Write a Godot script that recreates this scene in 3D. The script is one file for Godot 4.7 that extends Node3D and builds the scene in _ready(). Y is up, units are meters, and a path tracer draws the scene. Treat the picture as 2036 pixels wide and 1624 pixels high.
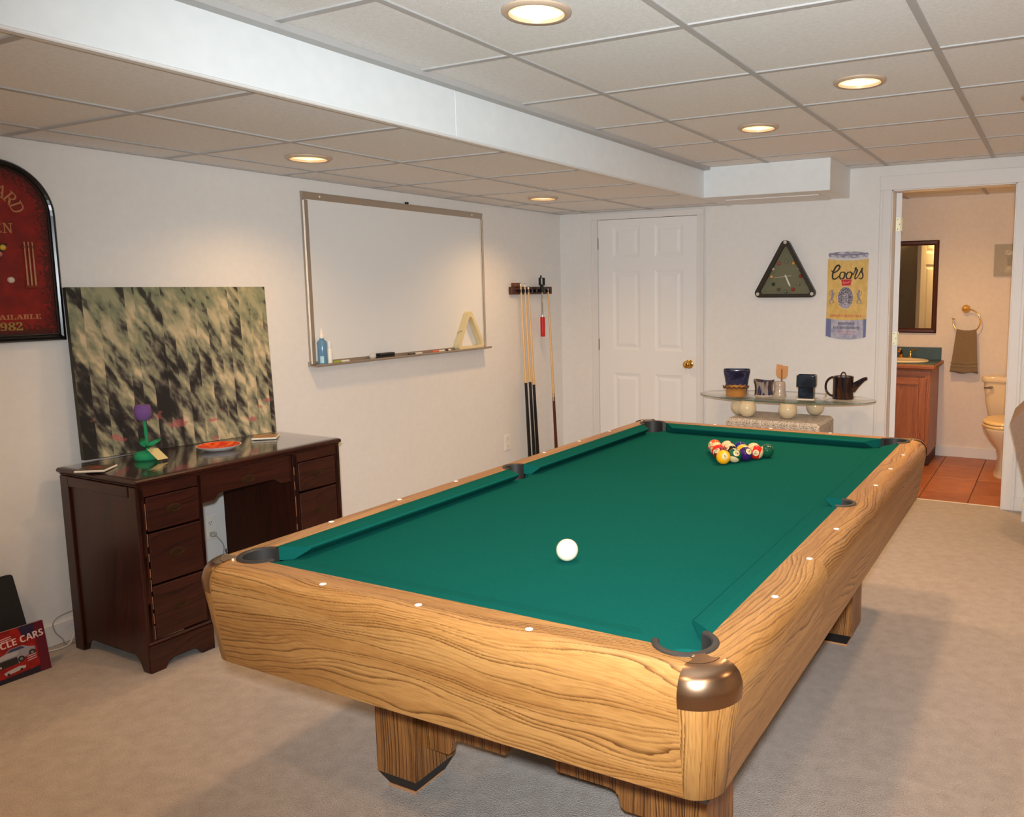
extends Node3D
# A basement games room: pool table, desk with a canvas, whiteboard, cue rack, bathroom beyond a door.
# x runs from the whiteboard wall into the room, y is up, the far wall stands at z = -4.918.

const BACK_Z := -4.918
const LOW_Y := 2.0154
const MAIN_Y := 2.2062
const SOFFIT_X := 1.4539
const ROOM_X := 5.6
const ROOM_Z := 2.3

# ------------------------------------------------------------------ mesh builder
class MB:
	var V := PackedVector3Array()
	var N := PackedVector3Array()
	var U := PackedVector2Array()
	var I := PackedInt32Array()

	func vtx(p: Vector3, n: Vector3, u: Vector2) -> int:
		V.append(p); N.append(n); U.append(u)
		return V.size() - 1

	func tri(a: int, b: int, c: int) -> void:
		var g := (V[c] - V[a]).cross(V[b] - V[a])
		if g.dot(N[a] + N[b] + N[c]) < 0.0:
			I.append_array([a, c, b])
		else:
			I.append_array([a, b, c])

	func quad(a: Vector3, b: Vector3, c: Vector3, d: Vector3, n: Vector3, ua := Vector2.ZERO, ub := Vector2.RIGHT, uc := Vector2.ONE, ud := Vector2.DOWN) -> void:
		var i := vtx(a, n, ua)
		vtx(b, n, ub); vtx(c, n, uc); vtx(d, n, ud)
		tri(i, i + 1, i + 2); tri(i, i + 2, i + 3)

	# a box with chamfered edges; grain is the axis along which u runs
	func box(c: Vector3, s: Vector3, b := 0.0, xf := Transform3D.IDENTITY, grain := 0, uo := Vector2.ZERO) -> MB:
		var h := s * 0.5
		b = minf(b, minf(h.x, minf(h.y, h.z)) * 0.9)
		for ax in 3:
			var o1 := (ax + 1) % 3
			var o2 := (ax + 2) % 3
			for sg in [-1.0, 1.0]:
				var n := Vector3.ZERO
				n[ax] = sg
				var q := []
				for k in 4:
					var p := Vector3.ZERO
					p[ax] = h[ax] * sg
					p[o1] = (h[o1] - b) * (1.0 if k == 1 or k == 2 else -1.0)
					p[o2] = (h[o2] - b) * (1.0 if k >= 2 else -1.0)
					q.append(p)
				var ua := grain if grain != ax else o1
				var va := 3 - ax - ua
				var i0 := V.size()
				for p in q:
					vtx(xf * (c + p), (xf.basis * n).normalized(), Vector2(p[ua], p[va]) + uo)
				tri(i0, i0 + 1, i0 + 2); tri(i0, i0 + 2, i0 + 3)
		if b > 0.0:
			for ax in 3:
				var o1 := (ax + 1) % 3
				var o2 := (ax + 2) % 3
				for s1 in [-1.0, 1.0]:
					for s2 in [-1.0, 1.0]:
						var n := Vector3.ZERO
						n[o1] = s1; n[o2] = s2
						n = n.normalized()
						var i0 := V.size()
						for k in 4:
							var p := Vector3.ZERO
							p[ax] = (h[ax] - b) * (-1.0 if k < 2 else 1.0)
							var flip: bool = k == 0 or k == 3
							p[o1] = s1 * (h[o1] if flip else h[o1] - b)
							p[o2] = s2 * (h[o2] - b if flip else h[o2])
							var ua := grain
							var va := (grain + 1) % 3
							vtx(xf * (c + p), (xf.basis * n).normalized(), Vector2(p[ua], p[va]) + uo)
						tri(i0, i0 + 1, i0 + 2); tri(i0, i0 + 2, i0 + 3)
			for sx in [-1.0, 1.0]:
				for sy in [-1.0, 1.0]:
					for sz in [-1.0, 1.0]:
						var n := Vector3(sx, sy, sz).normalized()
						var i0 := V.size()
						for k in 3:
							var p := Vector3(sx * (h.x - b), sy * (h.y - b), sz * (h.z - b))
							p[k] = Vector3(sx, sy, sz)[k] * h[k]
							vtx(xf * (c + p), (xf.basis * n).normalized(), Vector2(p.x, p.y) + uo)
						tri(i0, i0 + 1, i0 + 2)
		return self

	# polygon in xy pushed from z0 to z1; smooth gives rounded side normals
	func prism(poly: PackedVector2Array, z0: float, z1: float, xf := Transform3D.IDENTITY, smooth := false, uo := Vector2.ZERO, uswap := false) -> MB:
		if Geometry2D.is_polygon_clockwise(poly):
			poly = poly.duplicate()
			poly.reverse()
		var t := Geometry2D.triangulate_polygon(poly)
		for side in 2:
			var z := z0 if side == 0 else z1
			var n := (xf.basis * Vector3(0, 0, -1.0 if side == 0 else 1.0)).normalized() * signf(z1 - z0)
			var i0 := V.size()
			for p in poly:
				vtx(xf * Vector3(p.x, p.y, z), n, (Vector2(p.y, p.x) if uswap else p) + uo)
			for k in range(0, t.size(), 3):
				tri(i0 + t[k], i0 + t[k + 1], i0 + t[k + 2])
		var m := poly.size()
		var run := 0.0
		for k in m:
			var a := poly[k]
			var b := poly[(k + 1) % m]
			var e := (b - a)
			var len := e.length()
			if len < 1e-7:
				continue
			var n2 := Vector2(e.y, -e.x).normalized()
			var na := n2
			var nb := n2
			if smooth:
				var pe := (a - poly[(k + m - 1) % m]).normalized()
				var ne := (poly[(k + 2) % m] - b).normalized()
				var en := e.normalized()
				if pe.dot(en) > 0.75:
					na = (n2 + Vector2(pe.y, -pe.x)).normalized()
				if ne.dot(en) > 0.75:
					nb = (n2 + Vector2(ne.y, -ne.x)).normalized()
			var i0 := vtx(xf * Vector3(a.x, a.y, z0), (xf.basis * Vector3(na.x, na.y, 0)).normalized(), Vector2(run, 0) + uo)
			vtx(xf * Vector3(b.x, b.y, z0), (xf.basis * Vector3(nb.x, nb.y, 0)).normalized(), Vector2(run + len, 0) + uo)
			vtx(xf * Vector3(b.x, b.y, z1), (xf.basis * Vector3(nb.x, nb.y, 0)).normalized(), Vector2(run + len, z1 - z0) + uo)
			vtx(xf * Vector3(a.x, a.y, z1), (xf.basis * Vector3(na.x, na.y, 0)).normalized(), Vector2(run, z1 - z0) + uo)
			tri(i0, i0 + 1, i0 + 2); tri(i0, i0 + 2, i0 + 3)
			run += len
		return self

	# profile of (radius, y) turned about y; corners sharper than the crease stay sharp
	func lathe(pr: Array, seg := 24, xf := Transform3D.IDENTITY, a0 := 0.0, a1 := TAU, sx := 1.0, sz := 1.0) -> MB:
		var m := pr.size()
		for k in m - 1:
			var a: Vector2 = pr[k]
			var b: Vector2 = pr[k + 1]
			if a.distance_to(b) < 1e-7:
				continue
			var e := (b - a).normalized()
			var n := Vector2(e.y, -e.x)
			var na := n
			var nb := n
			if k > 0:
				var pe: Vector2 = (a - pr[k - 1]).normalized()
				if pe.dot(e) > 0.72:
					na = (n + Vector2(pe.y, -pe.x)).normalized()
			if k < m - 2:
				var ne: Vector2 = (pr[k + 2] - b).normalized()
				if ne.dot(e) > 0.72:
					nb = (n + Vector2(ne.y, -ne.x)).normalized()
			var i0 := V.size()
			for j in seg + 1:
				var f := float(j) / seg
				var an := lerpf(a0, a1, f)
				var d := Vector3(cos(an) * sx, 0, sin(an) * sz)
				var dn := Vector3(cos(an) / sx, 0, sin(an) / sz).normalized()
				vtx(xf * (d * a.x + Vector3(0, a.y, 0)), (xf.basis * (dn * na.x + Vector3(0, na.y, 0))).normalized(), Vector2(f, a.y))
				vtx(xf * (d * b.x + Vector3(0, b.y, 0)), (xf.basis * (dn * nb.x + Vector3(0, nb.y, 0))).normalized(), Vector2(f, b.y))
			for j in seg:
				var q := i0 + j * 2
				if a.x > 1e-6:
					tri(q, q + 1, q + 2)
				if b.x > 1e-6:
					tri(q + 1, q + 3, q + 2)
		return self

	func sphere(c: Vector3, r: float, seg := 24, rings := 12, squash := Vector3.ONE) -> MB:
		var pr := []
		for k in rings + 1:
			var a := -PI / 2 + PI * k / rings
			pr.append(Vector2(maxf(cos(a) * r, 0.0), sin(a) * r))
		return lathe(pr, seg, Transform3D(Basis.from_scale(squash), c))

	# round bar along a path; radius is a number or one per point
	func tube(path: Array, radius, seg := 8, closed := false, caps := true) -> MB:
		var m := path.size()
		var up := Vector3.UP
		var prev := Vector3.ZERO
		var rings := []
		var run := 0.0
		for k in m + (1 if closed else 0):
			var kk := k % m
			var p: Vector3 = path[kk]
			var t: Vector3
			if closed:
				t = path[(kk + 1) % m] - path[(kk + m - 1) % m]
			elif kk == 0:
				t = path[1] - path[0]
			elif kk == m - 1:
				t = path[m - 1] - path[m - 2]
			else:
				t = (path[kk + 1] - p).normalized() + (p - path[kk - 1]).normalized()
			t = t.normalized()
			if prev == Vector3.ZERO:
				prev = up.cross(t)
				if prev.length() < 0.2:
					prev = Vector3.RIGHT.cross(t)
			var x := (prev - t * prev.dot(t)).normalized()
			prev = x
			var y := t.cross(x)
			var r: float = radius if radius is float else radius[kk]
			if k > 0:
				run += p.distance_to(path[(k - 1) % m])
			var i0 := V.size()
			for j in seg + 1:
				var a := TAU * j / seg
				var n := x * cos(a) + y * sin(a)
				vtx(p + n * r, n, Vector2(run, float(j) / seg * 0.1))
			rings.append(i0)
		for k in rings.size() - 1:
			for j in seg:
				var a: int = rings[k] + j
				var b: int = rings[k + 1] + j
				tri(a, b, a + 1); tri(b, b + 1, a + 1)
		if caps and not closed:
			for e in 2:
				var p: Vector3 = path[0] if e == 0 else path[m - 1]
				var t: Vector3 = ((path[0] - path[1]) if e == 0 else (path[m - 1] - path[m - 2])).normalized()
				var base: int = rings[0] if e == 0 else rings[rings.size() - 1]
				var c := vtx(p, t, Vector2.ZERO)
				for j in seg:
					var q1 := vtx(V[base + j], t, Vector2.ZERO)
					var q2 := vtx(V[base + j + 1], t, Vector2.ZERO)
					tri(c, q1, q2)
		return self

	# mitred rectangular frame in xy; profile of (outward, z)
	func frame(w: float, h: float, pr: Array, xf := Transform3D.IDENTITY, closed := true) -> MB:
		var cs := [Vector2(-1, -1), Vector2(1, -1), Vector2(1, 1), Vector2(-1, 1)]
		var m := pr.size()
		for k in (m if closed else m - 1):
			var a: Vector2 = pr[k]
			var b: Vector2 = pr[(k + 1) % m]
			for s in 4:
				var c0: Vector2 = cs[s]
				var c1: Vector2 = cs[(s + 1) % 4]
				var out := Vector2(0, -1) if s == 0 else Vector2(1, 0) if s == 1 else Vector2(0, 1) if s == 2 else Vector2(-1, 0)
				var q := []
				for cc in [[c0, a], [c1, a], [c1, b], [c0, b]]:
					var c: Vector2 = cc[0]
					var o: Vector2 = cc[1]
					q.append(xf * Vector3(c.x * (w / 2 + o.x), c.y * (h / 2 + o.x), o.y))
				var e := b - a
				# outside lies to the right of the profile's direction
				var n2 := Vector2(e.y, -e.x).normalized()
				var n := (xf.basis * Vector3(out.x * n2.x, out.y * n2.x, n2.y)).normalized()
				var l := (q[1] as Vector3).distance_to(q[0])
				quad(q[0], q[1], q[2], q[3], n, Vector2(0, a.x), Vector2(l, a.x), Vector2(l, b.x), Vector2(0, b.x))
		return self

	func mesh(m: Material, into: ArrayMesh = null) -> ArrayMesh:
		var am := into if into else ArrayMesh.new()
		var ar := []
		ar.resize(Mesh.ARRAY_MAX)
		ar[Mesh.ARRAY_VERTEX] = V
		ar[Mesh.ARRAY_NORMAL] = N
		ar[Mesh.ARRAY_TEX_UV] = U
		ar[Mesh.ARRAY_INDEX] = I
		am.add_surface_from_arrays(Mesh.PRIMITIVE_TRIANGLES, ar)
		am.surface_set_material(am.get_surface_count() - 1, m)
		return am

# ------------------------------------------------------------------ node helpers
var counts := {}

func numbered(parent: Node, called: String) -> String:
	var key := str(parent.get_instance_id()) + called
	var k: int = counts.get(key, 0)
	counts[key] = k + 1
	return called if k == 0 else "%s_%03d" % [called, k]

func put(parent: Node, node: Node, called: String) -> void:
	node.name = numbered(parent, called)
	parent.add_child(node, true)

func tag(o: Node, label: String, category: String, group := "") -> void:
	o.set_meta("label", label)
	o.set_meta("category", category)
	if group:
		o.set_meta("group", group)

func thing(called: String, label: String, category: String, at := Vector3.ZERO, turn := 0.0, group := "") -> Node3D:
	var o := Node3D.new()
	put(self, o, called)
	o.position = at
	o.rotation.y = turn
	tag(o, label, category, group)
	return o

func struct(called: String) -> Node3D:
	var o := Node3D.new()
	put(self, o, called)
	o.set_meta("kind", "structure")
	return o

func part(parent: Node, called: String, b: MB, m: Material, label := "") -> MeshInstance3D:
	return inst(parent, called, b.mesh(m), label)

func inst(parent: Node, called: String, me: Mesh, label := "", xf := Transform3D.IDENTITY) -> MeshInstance3D:
	var o := MeshInstance3D.new()
	o.mesh = me
	put(parent, o, called)
	o.transform = xf
	if label:
		o.set_meta("label", label)
	return o

func lettering(parent: Node, text: String, size: float, m: Material, xf: Transform3D, font_name := "Droid Serif", called := "lettering", bold := 700, stretch := 1.0) -> MeshInstance3D:
	var f := SystemFont.new()
	f.font_names = PackedStringArray([font_name])
	f.font_weight = bold
	var t := TextMesh.new()
	t.font = f
	t.text = text
	t.font_size = 32
	t.pixel_size = size / 32.0
	t.depth = 0.0012
	t.curve_step = 2.0
	t.material = m
	return inst(parent, called, t, "", xf * Transform3D(Basis.from_scale(Vector3(stretch, 1, 1)), Vector3.ZERO))

# ------------------------------------------------------------------ materials
func mat(c: Color, rough := 0.7, metal := 0.0) -> StandardMaterial3D:
	var m := StandardMaterial3D.new()
	m.albedo_color = c
	m.roughness = rough
	m.metallic = metal
	return m

func rgb(r: float, g: float, b: float) -> Color:
	return Color(r / 255.0, g / 255.0, b / 255.0)

func noise(seed_: int, freq: float, octaves := 3, kind := FastNoiseLite.TYPE_SIMPLEX_SMOOTH) -> FastNoiseLite:
	var n := FastNoiseLite.new()
	n.seed = seed_
	n.frequency = freq
	n.noise_type = kind
	n.fractal_type = FastNoiseLite.FRACTAL_FBM
	n.fractal_octaves = octaves
	return n

# a repeating two-tone grain, coarse and fine layered
func grain_tex(size: int, seed_: int, fine: float, coarse: float, a: Color, b: Color, share := 0.35) -> ImageTexture:
	var f := noise(seed_, fine, 2).get_seamless_image(size, size)
	var c := noise(seed_ + 7, coarse, 3).get_seamless_image(size, size)
	f.convert(Image.FORMAT_L8); c.convert(Image.FORMAT_L8)
	var fd := f.get_data()
	var cd := c.get_data()
	var out := PackedByteArray()
	out.resize(size * size * 3)
	for k in size * size:
		var t := clampf(fd[k] / 255.0 * (1.0 - share) + cd[k] / 255.0 * share, 0, 1)
		var q := a.lerp(b, t)
		out[k * 3] = int(q.r * 255); out[k * 3 + 1] = int(q.g * 255); out[k * 3 + 2] = int(q.b * 255)
	var im := Image.create_from_data(size, size, false, Image.FORMAT_RGB8, out)
	im.generate_mipmaps()
	return ImageTexture.create_from_image(im)

func height_tex(size: int, seed_: int, freq: float, octaves := 3) -> ImageTexture:
	var f := noise(seed_, freq, octaves).get_seamless_image(size, size)
	f.convert(Image.FORMAT_L8)
	return ImageTexture.create_from_image(f)

func grained(tex: Texture2D, per_metre: float, rough: float, relief: Texture2D = null, relief_cm := 0.05, world := true) -> StandardMaterial3D:
	var m := mat(Color.WHITE, rough)
	m.albedo_texture = tex
	m.uv1_triplanar = true
	m.uv1_world_triplanar = world
	m.uv1_scale = Vector3.ONE * per_metre
	if relief:
		m.heightmap_enabled = true
		m.heightmap_texture = relief
		m.heightmap_scale = relief_cm
	return m

# sawn wood: u along the grain in metres over lx, v across over ly; rings cut at a slant give arches
func wood_tex(w: int, h: int, lx: float, ly: float, seed_: int, light: Color, mid: Color, dark: Color, ring: float, arch: float, line: float) -> ImageTexture:
	var rng := RandomNumberGenerator.new()
	rng.seed = seed_
	var n1 := noise(seed_, 1.0, 3)
	var n2 := noise(seed_ + 1, 1.0, 2)
	var n3 := noise(seed_ + 2, 1.0, 2)
	var n4 := noise(seed_ + 3, 1.0, 1)
	var out := PackedByteArray()
	out.resize(w * h * 3)
	for x in w:
		var u := lx * x / w
		for y in h:
			var v := ly * y / h
			# the boards' figure: contour lines of a slowly rolling surface, so that lines run long and close round knots
			var wv := arch * n2.get_noise_2d(u * 0.75, v * 2.6) + arch * 0.22 * n3.get_noise_2d(u * 2.6, v * 7.0)
			var r := (v + wv) / ring + 0.22 * n1.get_noise_2d(u * 0.6, v * 70.0)
			var s: float = r - floorf(r)
			var strong := 0.5 + 0.9 * n4.get_noise_2d(u * 1.3 + floorf(r) * 3.7, floorf(r) * 1.9)
			var k := pow(s, line) * smoothstep(1.0, 0.93, s) * clampf(strong, 0.08, 1.0)
			var f := n4.get_noise_2d(u * 18.0, v * 800.0)
			var base := light.lerp(mid, clampf(0.45 + 0.9 * n1.get_noise_2d(u * 0.9, v * 14.0) + 0.3 * f, 0, 1))
			var q := base.lerp(dark, clampf(k * 1.15 + 0.10 * f, 0, 1))
			var at := (y * w + x) * 3
			out[at] = int(q.r * 255); out[at + 1] = int(q.g * 255); out[at + 2] = int(q.b * 255)
	var im := Image.create_from_data(w, h, false, Image.FORMAT_RGB8, out)
	im.generate_mipmaps()
	return ImageTexture.create_from_image(im)

func wood_mat(tex: Texture2D, lx: float, ly: float, rough: float) -> StandardMaterial3D:
	var m := mat(Color.WHITE, rough)
	m.albedo_texture = tex
	m.uv1_scale = Vector3(1.0 / lx, 1.0 / ly, 1)
	return m

# brush strokes into a picture
func dab(im: Image, c: Vector2, r: float, col: Color) -> void:
	for y in range(maxi(0, int(c.y - r)), mini(im.get_height(), int(c.y + r) + 2)):
		for x in range(maxi(0, int(c.x - r)), mini(im.get_width(), int(c.x + r) + 2)):
			var d := Vector2(x + 0.5, y + 0.5).distance_to(c)
			if d < r + 0.5:
				im.set_pixel(x, y, im.get_pixel(x, y).lerp(col, clampf(r + 0.5 - d, 0, 1) * col.a))

func stroke(im: Image, pts: Array, r0: float, r1: float, col: Color) -> void:
	var cv := Curve2D.new()
	for k in pts.size():
		var p: Vector2 = pts[k]
		var t := Vector2.ZERO
		if k > 0 and k < pts.size() - 1:
			t = (pts[k + 1] - pts[k - 1]) / 6.0
		cv.add_point(p, -t, t)
	var l := cv.get_baked_length()
	var n := int(l / 1.0) + 1
	for k in n + 1:
		var f := float(k) / n
		dab(im, cv.sample_baked(l * f, true), lerpf(r0, r1, sin(f * PI)), col)

func fill_poly(im: Image, poly: PackedVector2Array, col: Color) -> void:
	var lo := poly[0]
	var hi := poly[0]
	for p in poly:
		lo = lo.min(p); hi = hi.max(p)
	for y in range(maxi(0, int(lo.y)), mini(im.get_height(), int(hi.y) + 1)):
		for x in range(maxi(0, int(lo.x)), mini(im.get_width(), int(hi.x) + 1)):
			if Geometry2D.is_point_in_polygon(Vector2(x + 0.5, y + 0.5), poly):
				im.set_pixel(x, y, im.get_pixel(x, y).lerp(col, col.a))

func picture_mat(im: Image, rough := 0.6) -> StandardMaterial3D:
	im.generate_mipmaps()
	var m := mat(Color.WHITE, rough)
	m.albedo_texture = ImageTexture.create_from_image(im)
	m.texture_repeat = false
	return m

func xf(at: Vector3, rx := 0.0, ry := 0.0, rz := 0.0) -> Transform3D:
	return Transform3D(Basis.from_euler(Vector3(rx, ry, rz)), at)

func circle(c: Vector2, r: float, n := 24) -> PackedVector2Array:
	var o := PackedVector2Array()
	for k in n:
		o.append(c + Vector2(cos(TAU * k / n), sin(TAU * k / n)) * r)
	return o

func arc(c: Vector2, r: float, a0: float, a1: float, n := 8) -> PackedVector2Array:
	var o := PackedVector2Array()
	for k in n + 1:
		var a := lerpf(a0, a1, float(k) / n)
		o.append(c + Vector2(cos(a), sin(a)) * r)
	return o

func rounded(pts: Array, r: float, n := 6) -> PackedVector2Array:
	var o := PackedVector2Array()
	var m := pts.size()
	for k in m:
		var p: Vector2 = pts[k]
		var a: Vector2 = (pts[(k + m - 1) % m] - p).normalized()
		var b: Vector2 = (pts[(k + 1) % m] - p).normalized()
		var half := acos(clampf(a.dot(b), -1, 1)) / 2.0
		var d := r / tan(half)
		var c := p + (a + b).normalized() * (r / sin(half))
		var s := p + a * d - c
		var e := p + b * d - c
		var an := s.angle_to(e)
		for j in n + 1:
			o.append(c + s.rotated(an * j / n))
	return o

var M := {}

const LIGHT_MAIN := 1.4
const LIGHT_LOW := 0.95
const LIGHT_BATH := 2.0
const LIGHT_FLASH := 13.2
const TINT_MAIN := Color(1, 0.8, 0.585)
const TINT_LOW := Color(1, 0.79, 0.54)
const TINT_BATH := Color(1, 0.77, 0.45)
const TINT_FLASH := Color(0.94, 0.972, 0.99)

func _ready() -> void:
	# ---- camera: a shifted lens, as the photograph is a crop
	var cam := Camera3D.new()
	cam.name = "camera"
	add_child(cam)
	cam.projection = Camera3D.PROJECTION_FRUSTUM
	cam.near = 0.05
	cam.far = 60.0
	cam.size = 0.05 * 1624.0 / 1637.52
	cam.frustum_offset = Vector2(-0.05 * 220.2 / 1637.52, -0.05 * 29.55 / 1637.52)
	cam.position = Vector3(3.564, 1.42235, 0.77655)
	cam.rotation_order = EULER_ORDER_YXZ
	cam.rotation = Vector3(-0.125888, 0.486118, -0.008711)
	cam.current = true
	# ---- sky and exposure
	var we := WorldEnvironment.new()
	we.name = "world_environment"
	add_child(we)
	var env := Environment.new()
	env.background_mode = Environment.BG_SKY
	var sky := Sky.new()
	var sm := ProceduralSkyMaterial.new()
	# a closed basement: the sky reaches nothing
	sm.sky_top_color = rgb(150, 180, 225)
	sm.sky_horizon_color = rgb(215, 225, 235)
	sm.ground_bottom_color = rgb(90, 95, 90)
	sm.ground_horizon_color = rgb(180, 185, 185)
	sm.sky_energy_multiplier = 1.0
	sky.sky_material = sm
	env.sky = sky
	env.tonemap_mode = Environment.TONE_MAPPER_LINEAR
	env.tonemap_exposure = 0.96
	env.sdfgi_enabled = true
	env.ssao_enabled = true
	env.ssil_enabled = true
	we.environment = env
	# ---- the flash on top of the photographer's camera
	var flash := SpotLight3D.new()
	flash.name = "camera_flash"
	add_child(flash)
	flash.transform = cam.transform * Transform3D(Basis(Vector3.UP, -0.05) * Basis(Vector3.RIGHT, 0.08), Vector3(0.0, 0.1, 0.06))
	flash.light_color = TINT_FLASH
	flash.light_energy = LIGHT_FLASH
	flash.light_size = 0.03
	flash.spot_angle = 49.0
	flash.spot_angle_attenuation = 1.0
	flash.spot_range = 20.0
	flash.spot_attenuation = 2.0
	flash.shadow_enabled = true
	materials()
	room()
	bathroom()
	pool_table()
	desk()
	wall_items()
	display_table()
	seat()


func materials() -> void:
	M.wall = grained(grain_tex(256, 3, 0.05, 0.01, rgb(230, 227, 223), rgb(235, 233, 229)), 1.5, 0.75, height_tex(256, 12, 0.09), 0.01)
	M.bath_wall = grained(grain_tex(256, 5, 0.05, 0.01, rgb(228, 214, 200), rgb(236, 223, 210)), 1.5, 0.75)
	M.trim = mat(rgb(228, 225, 222), 0.45)
	M.door = mat(rgb(238, 237, 236), 0.4)
	M.soffit = grained(grain_tex(256, 8, 0.04, 0.006, rgb(228, 232, 233), rgb(236, 239, 240)), 1.2, 0.6)
	M.carpet = grained(grain_tex(512, 21, 0.16, 0.012, rgb(160, 148, 140), rgb(208, 198, 190), 0.3), 2.2, 1.0, height_tex(512, 22, 0.2, 2), 0.35)
	M.tile = grained(grain_tex(512, 31, 0.14, 0.03, rgb(224, 222, 219), rgb(251, 250, 248), 0.35), 2.6, 0.95, height_tex(512, 32, 0.13, 3), 0.14)
	M.tee = mat(rgb(182, 180, 178), 0.5)
	M.white = mat(rgb(240, 239, 236), 0.5)
	M.black = mat(rgb(20, 20, 21), 0.45)
	M.brass = mat(rgb(226, 178, 92), 0.16, 1.0)
	M.chrome = mat(rgb(205, 203, 200), 0.12, 1.0)
	M.steel = mat(rgb(176, 164, 150), 0.3, 1.0)
	M.alu = mat(rgb(176, 162, 146), 0.42, 0.6)
	M.cap = mat(rgb(168, 138, 112), 0.26, 1.0)
	M.pocket = mat(rgb(44, 40, 38), 0.5)
	M.old_brass = mat(rgb(74, 52, 34), 0.4, 0.7)
	M.board = mat(rgb(232, 232, 230), 0.22)
	M.hinge = mat(rgb(226, 218, 186), 0.35, 0.3)
	M.can_trim = mat(rgb(196, 172, 148), 0.4)
	M.plaque_frame = mat(rgb(16, 15, 17), 0.22)
	M.plastic = mat(rgb(238, 234, 224), 0.35)

# ------------------------------------------------------------------ the room
func slab(parent: Node, called: String, a: Vector3, b: Vector3, m: Material, bev := 0.0, label := "") -> MeshInstance3D:
	return part(parent, called, MB.new().box((a + b) / 2, (b - a).abs(), bev), m, label)

func wall_piece(b: MB, x0: float, y0: float, z0: float, x1: float, y1: float, z1: float) -> void:
	b.box(Vector3(x0 + x1, y0 + y1, z0 + z1) / 2, Vector3(absf(x1 - x0), absf(y1 - y0), absf(z1 - z0)))

func one(called: String, b: MB, m: Material) -> MeshInstance3D:
	var o := part(self, called, b, m)
	o.set_meta("kind", "structure")
	return o

func room() -> void:
	# floor and walls
	var b := MB.new()
	wall_piece(b, -0.15, -0.12, BACK_Z - 0.03, ROOM_X, 0.0, ROOM_Z)
	one("floor", b, M.carpet)
	b = MB.new()
	wall_piece(b, -0.15, 0, BACK_Z - 0.2, 0.0, 2.6, ROOM_Z + 0.15)
	one("wall_left", b, M.wall)
	b = MB.new()
	wall_piece(b, ROOM_X, 0, BACK_Z - 0.2, ROOM_X + 0.15, 2.6, ROOM_Z + 0.15)
	one("wall_right", b, M.wall)
	b = MB.new()
	var zb := BACK_Z - 0.12
	wall_piece(b, 0, 0, zb, 0.340, 2.6, BACK_Z)
	wall_piece(b, 0.340, 1.964, zb, 1.193, 2.6, BACK_Z)
	wall_piece(b, 1.193, 0, zb, 2.555, 2.6, BACK_Z)
	wall_piece(b, 2.555, 2.056, zb, 3.305, 2.6, BACK_Z)
	wall_piece(b, 3.305, 0, zb, ROOM_X, 2.6, BACK_Z)
	wall_piece(b, 0.30, 0, zb - 0.04, 1.24, 2.1, zb)
	one("wall_back", b, M.wall)
	# return of the wall past the bathroom door
	b = MB.new()
	wall_piece(b, 3.437, 0, BACK_Z, 3.62, 2.2, -4.66)
	one("wall_return", b, M.wall)
	b = MB.new()
	wall_piece(b, 0, 0, ROOM_Z, ROOM_X, 2.6, ROOM_Z + 0.15)
	one("wall_rear", b, M.wall)
	# baseboards
	b = MB.new()
	b.box(Vector3(0.006, 0.045, -1.1), Vector3(0.012, 0.09, 7.6), 0.003)
	one("baseboard_left", b, M.trim)
	b = MB.new()
	b.box(Vector3(1.86, 0.045, BACK_Z + 0.006), Vector3(1.22, 0.09, 0.012), 0.003)
	b.box(Vector3(0.14, 0.045, BACK_Z + 0.006), Vector3(0.27, 0.09, 0.012), 0.003)
	b.box(Vector3(3.403, 0.045, BACK_Z + 0.006), Vector3(0.066, 0.09, 0.012), 0.003)
	b.box(Vector3(3.431, 0.045, -4.79), Vector3(0.012, 0.09, 0.25), 0.003)
	b.box(Vector3(3.525, 0.045, -4.654), Vector3(0.2, 0.09, 0.012), 0.003)
	one("baseboard_back", b, M.trim)
	ceilings()
	beams()
	main_door()

func round_hole_tile(x0: float, z0: float, x1: float, z1: float, y: float, th: float, c: Vector2, r: float) -> MB:
	var b := MB.new()
	var n := 32
	var i0 := 0
	for yy in [y, y + th]:
		var nn := Vector3.DOWN if yy == y else Vector3.UP
		i0 = b.V.size()
		for k in n + 1:
			var a := TAU * k / n
			var d := Vector2(cos(a), sin(a))
			var s := minf((x1 - c.x if d.x > 0 else c.x - x0) / maxf(absf(d.x), 1e-5), (z1 - c.y if d.y > 0 else c.y - z0) / maxf(absf(d.y), 1e-5))
			var q := c + d * s
			b.vtx(Vector3(c.x + d.x * r, yy, c.y + d.y * r), nn, Vector2.ZERO)
			b.vtx(Vector3(q.x, yy, q.y), nn, Vector2.ZERO)
		for k in n:
			var q := i0 + 2 * k
			b.tri(q, q + 1, q + 2); b.tri(q + 1, q + 3, q + 2)
		# the corners that the rays cut off
		for cx in [x0, x1]:
			for cz in [z0, z1]:
				var best := []
				for k in n + 1:
					var p := b.V[i0 + 2 * k + 1]
					best.append([Vector2(p.x, p.z).distance_to(Vector2(cx, cz)), i0 + 2 * k + 1])
				var near_x := -1
				var near_z := -1
				var dx := 9.0
				var dz := 9.0
				for e in best:
					var p := b.V[e[1]]
					if absf(p.x - cx) < 1e-4 and absf(p.z - cz) < dx:
						dx = absf(p.z - cz); near_x = e[1]
					if absf(p.z - cz) < 1e-4 and absf(p.x - cx) < dz:
						dz = absf(p.x - cx); near_z = e[1]
				if near_x >= 0 and near_z >= 0 and near_x != near_z:
					var q := b.vtx(Vector3(cx, yy, cz), nn, Vector2.ZERO)
					b.tri(near_x, near_z, q)
	return b

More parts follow.
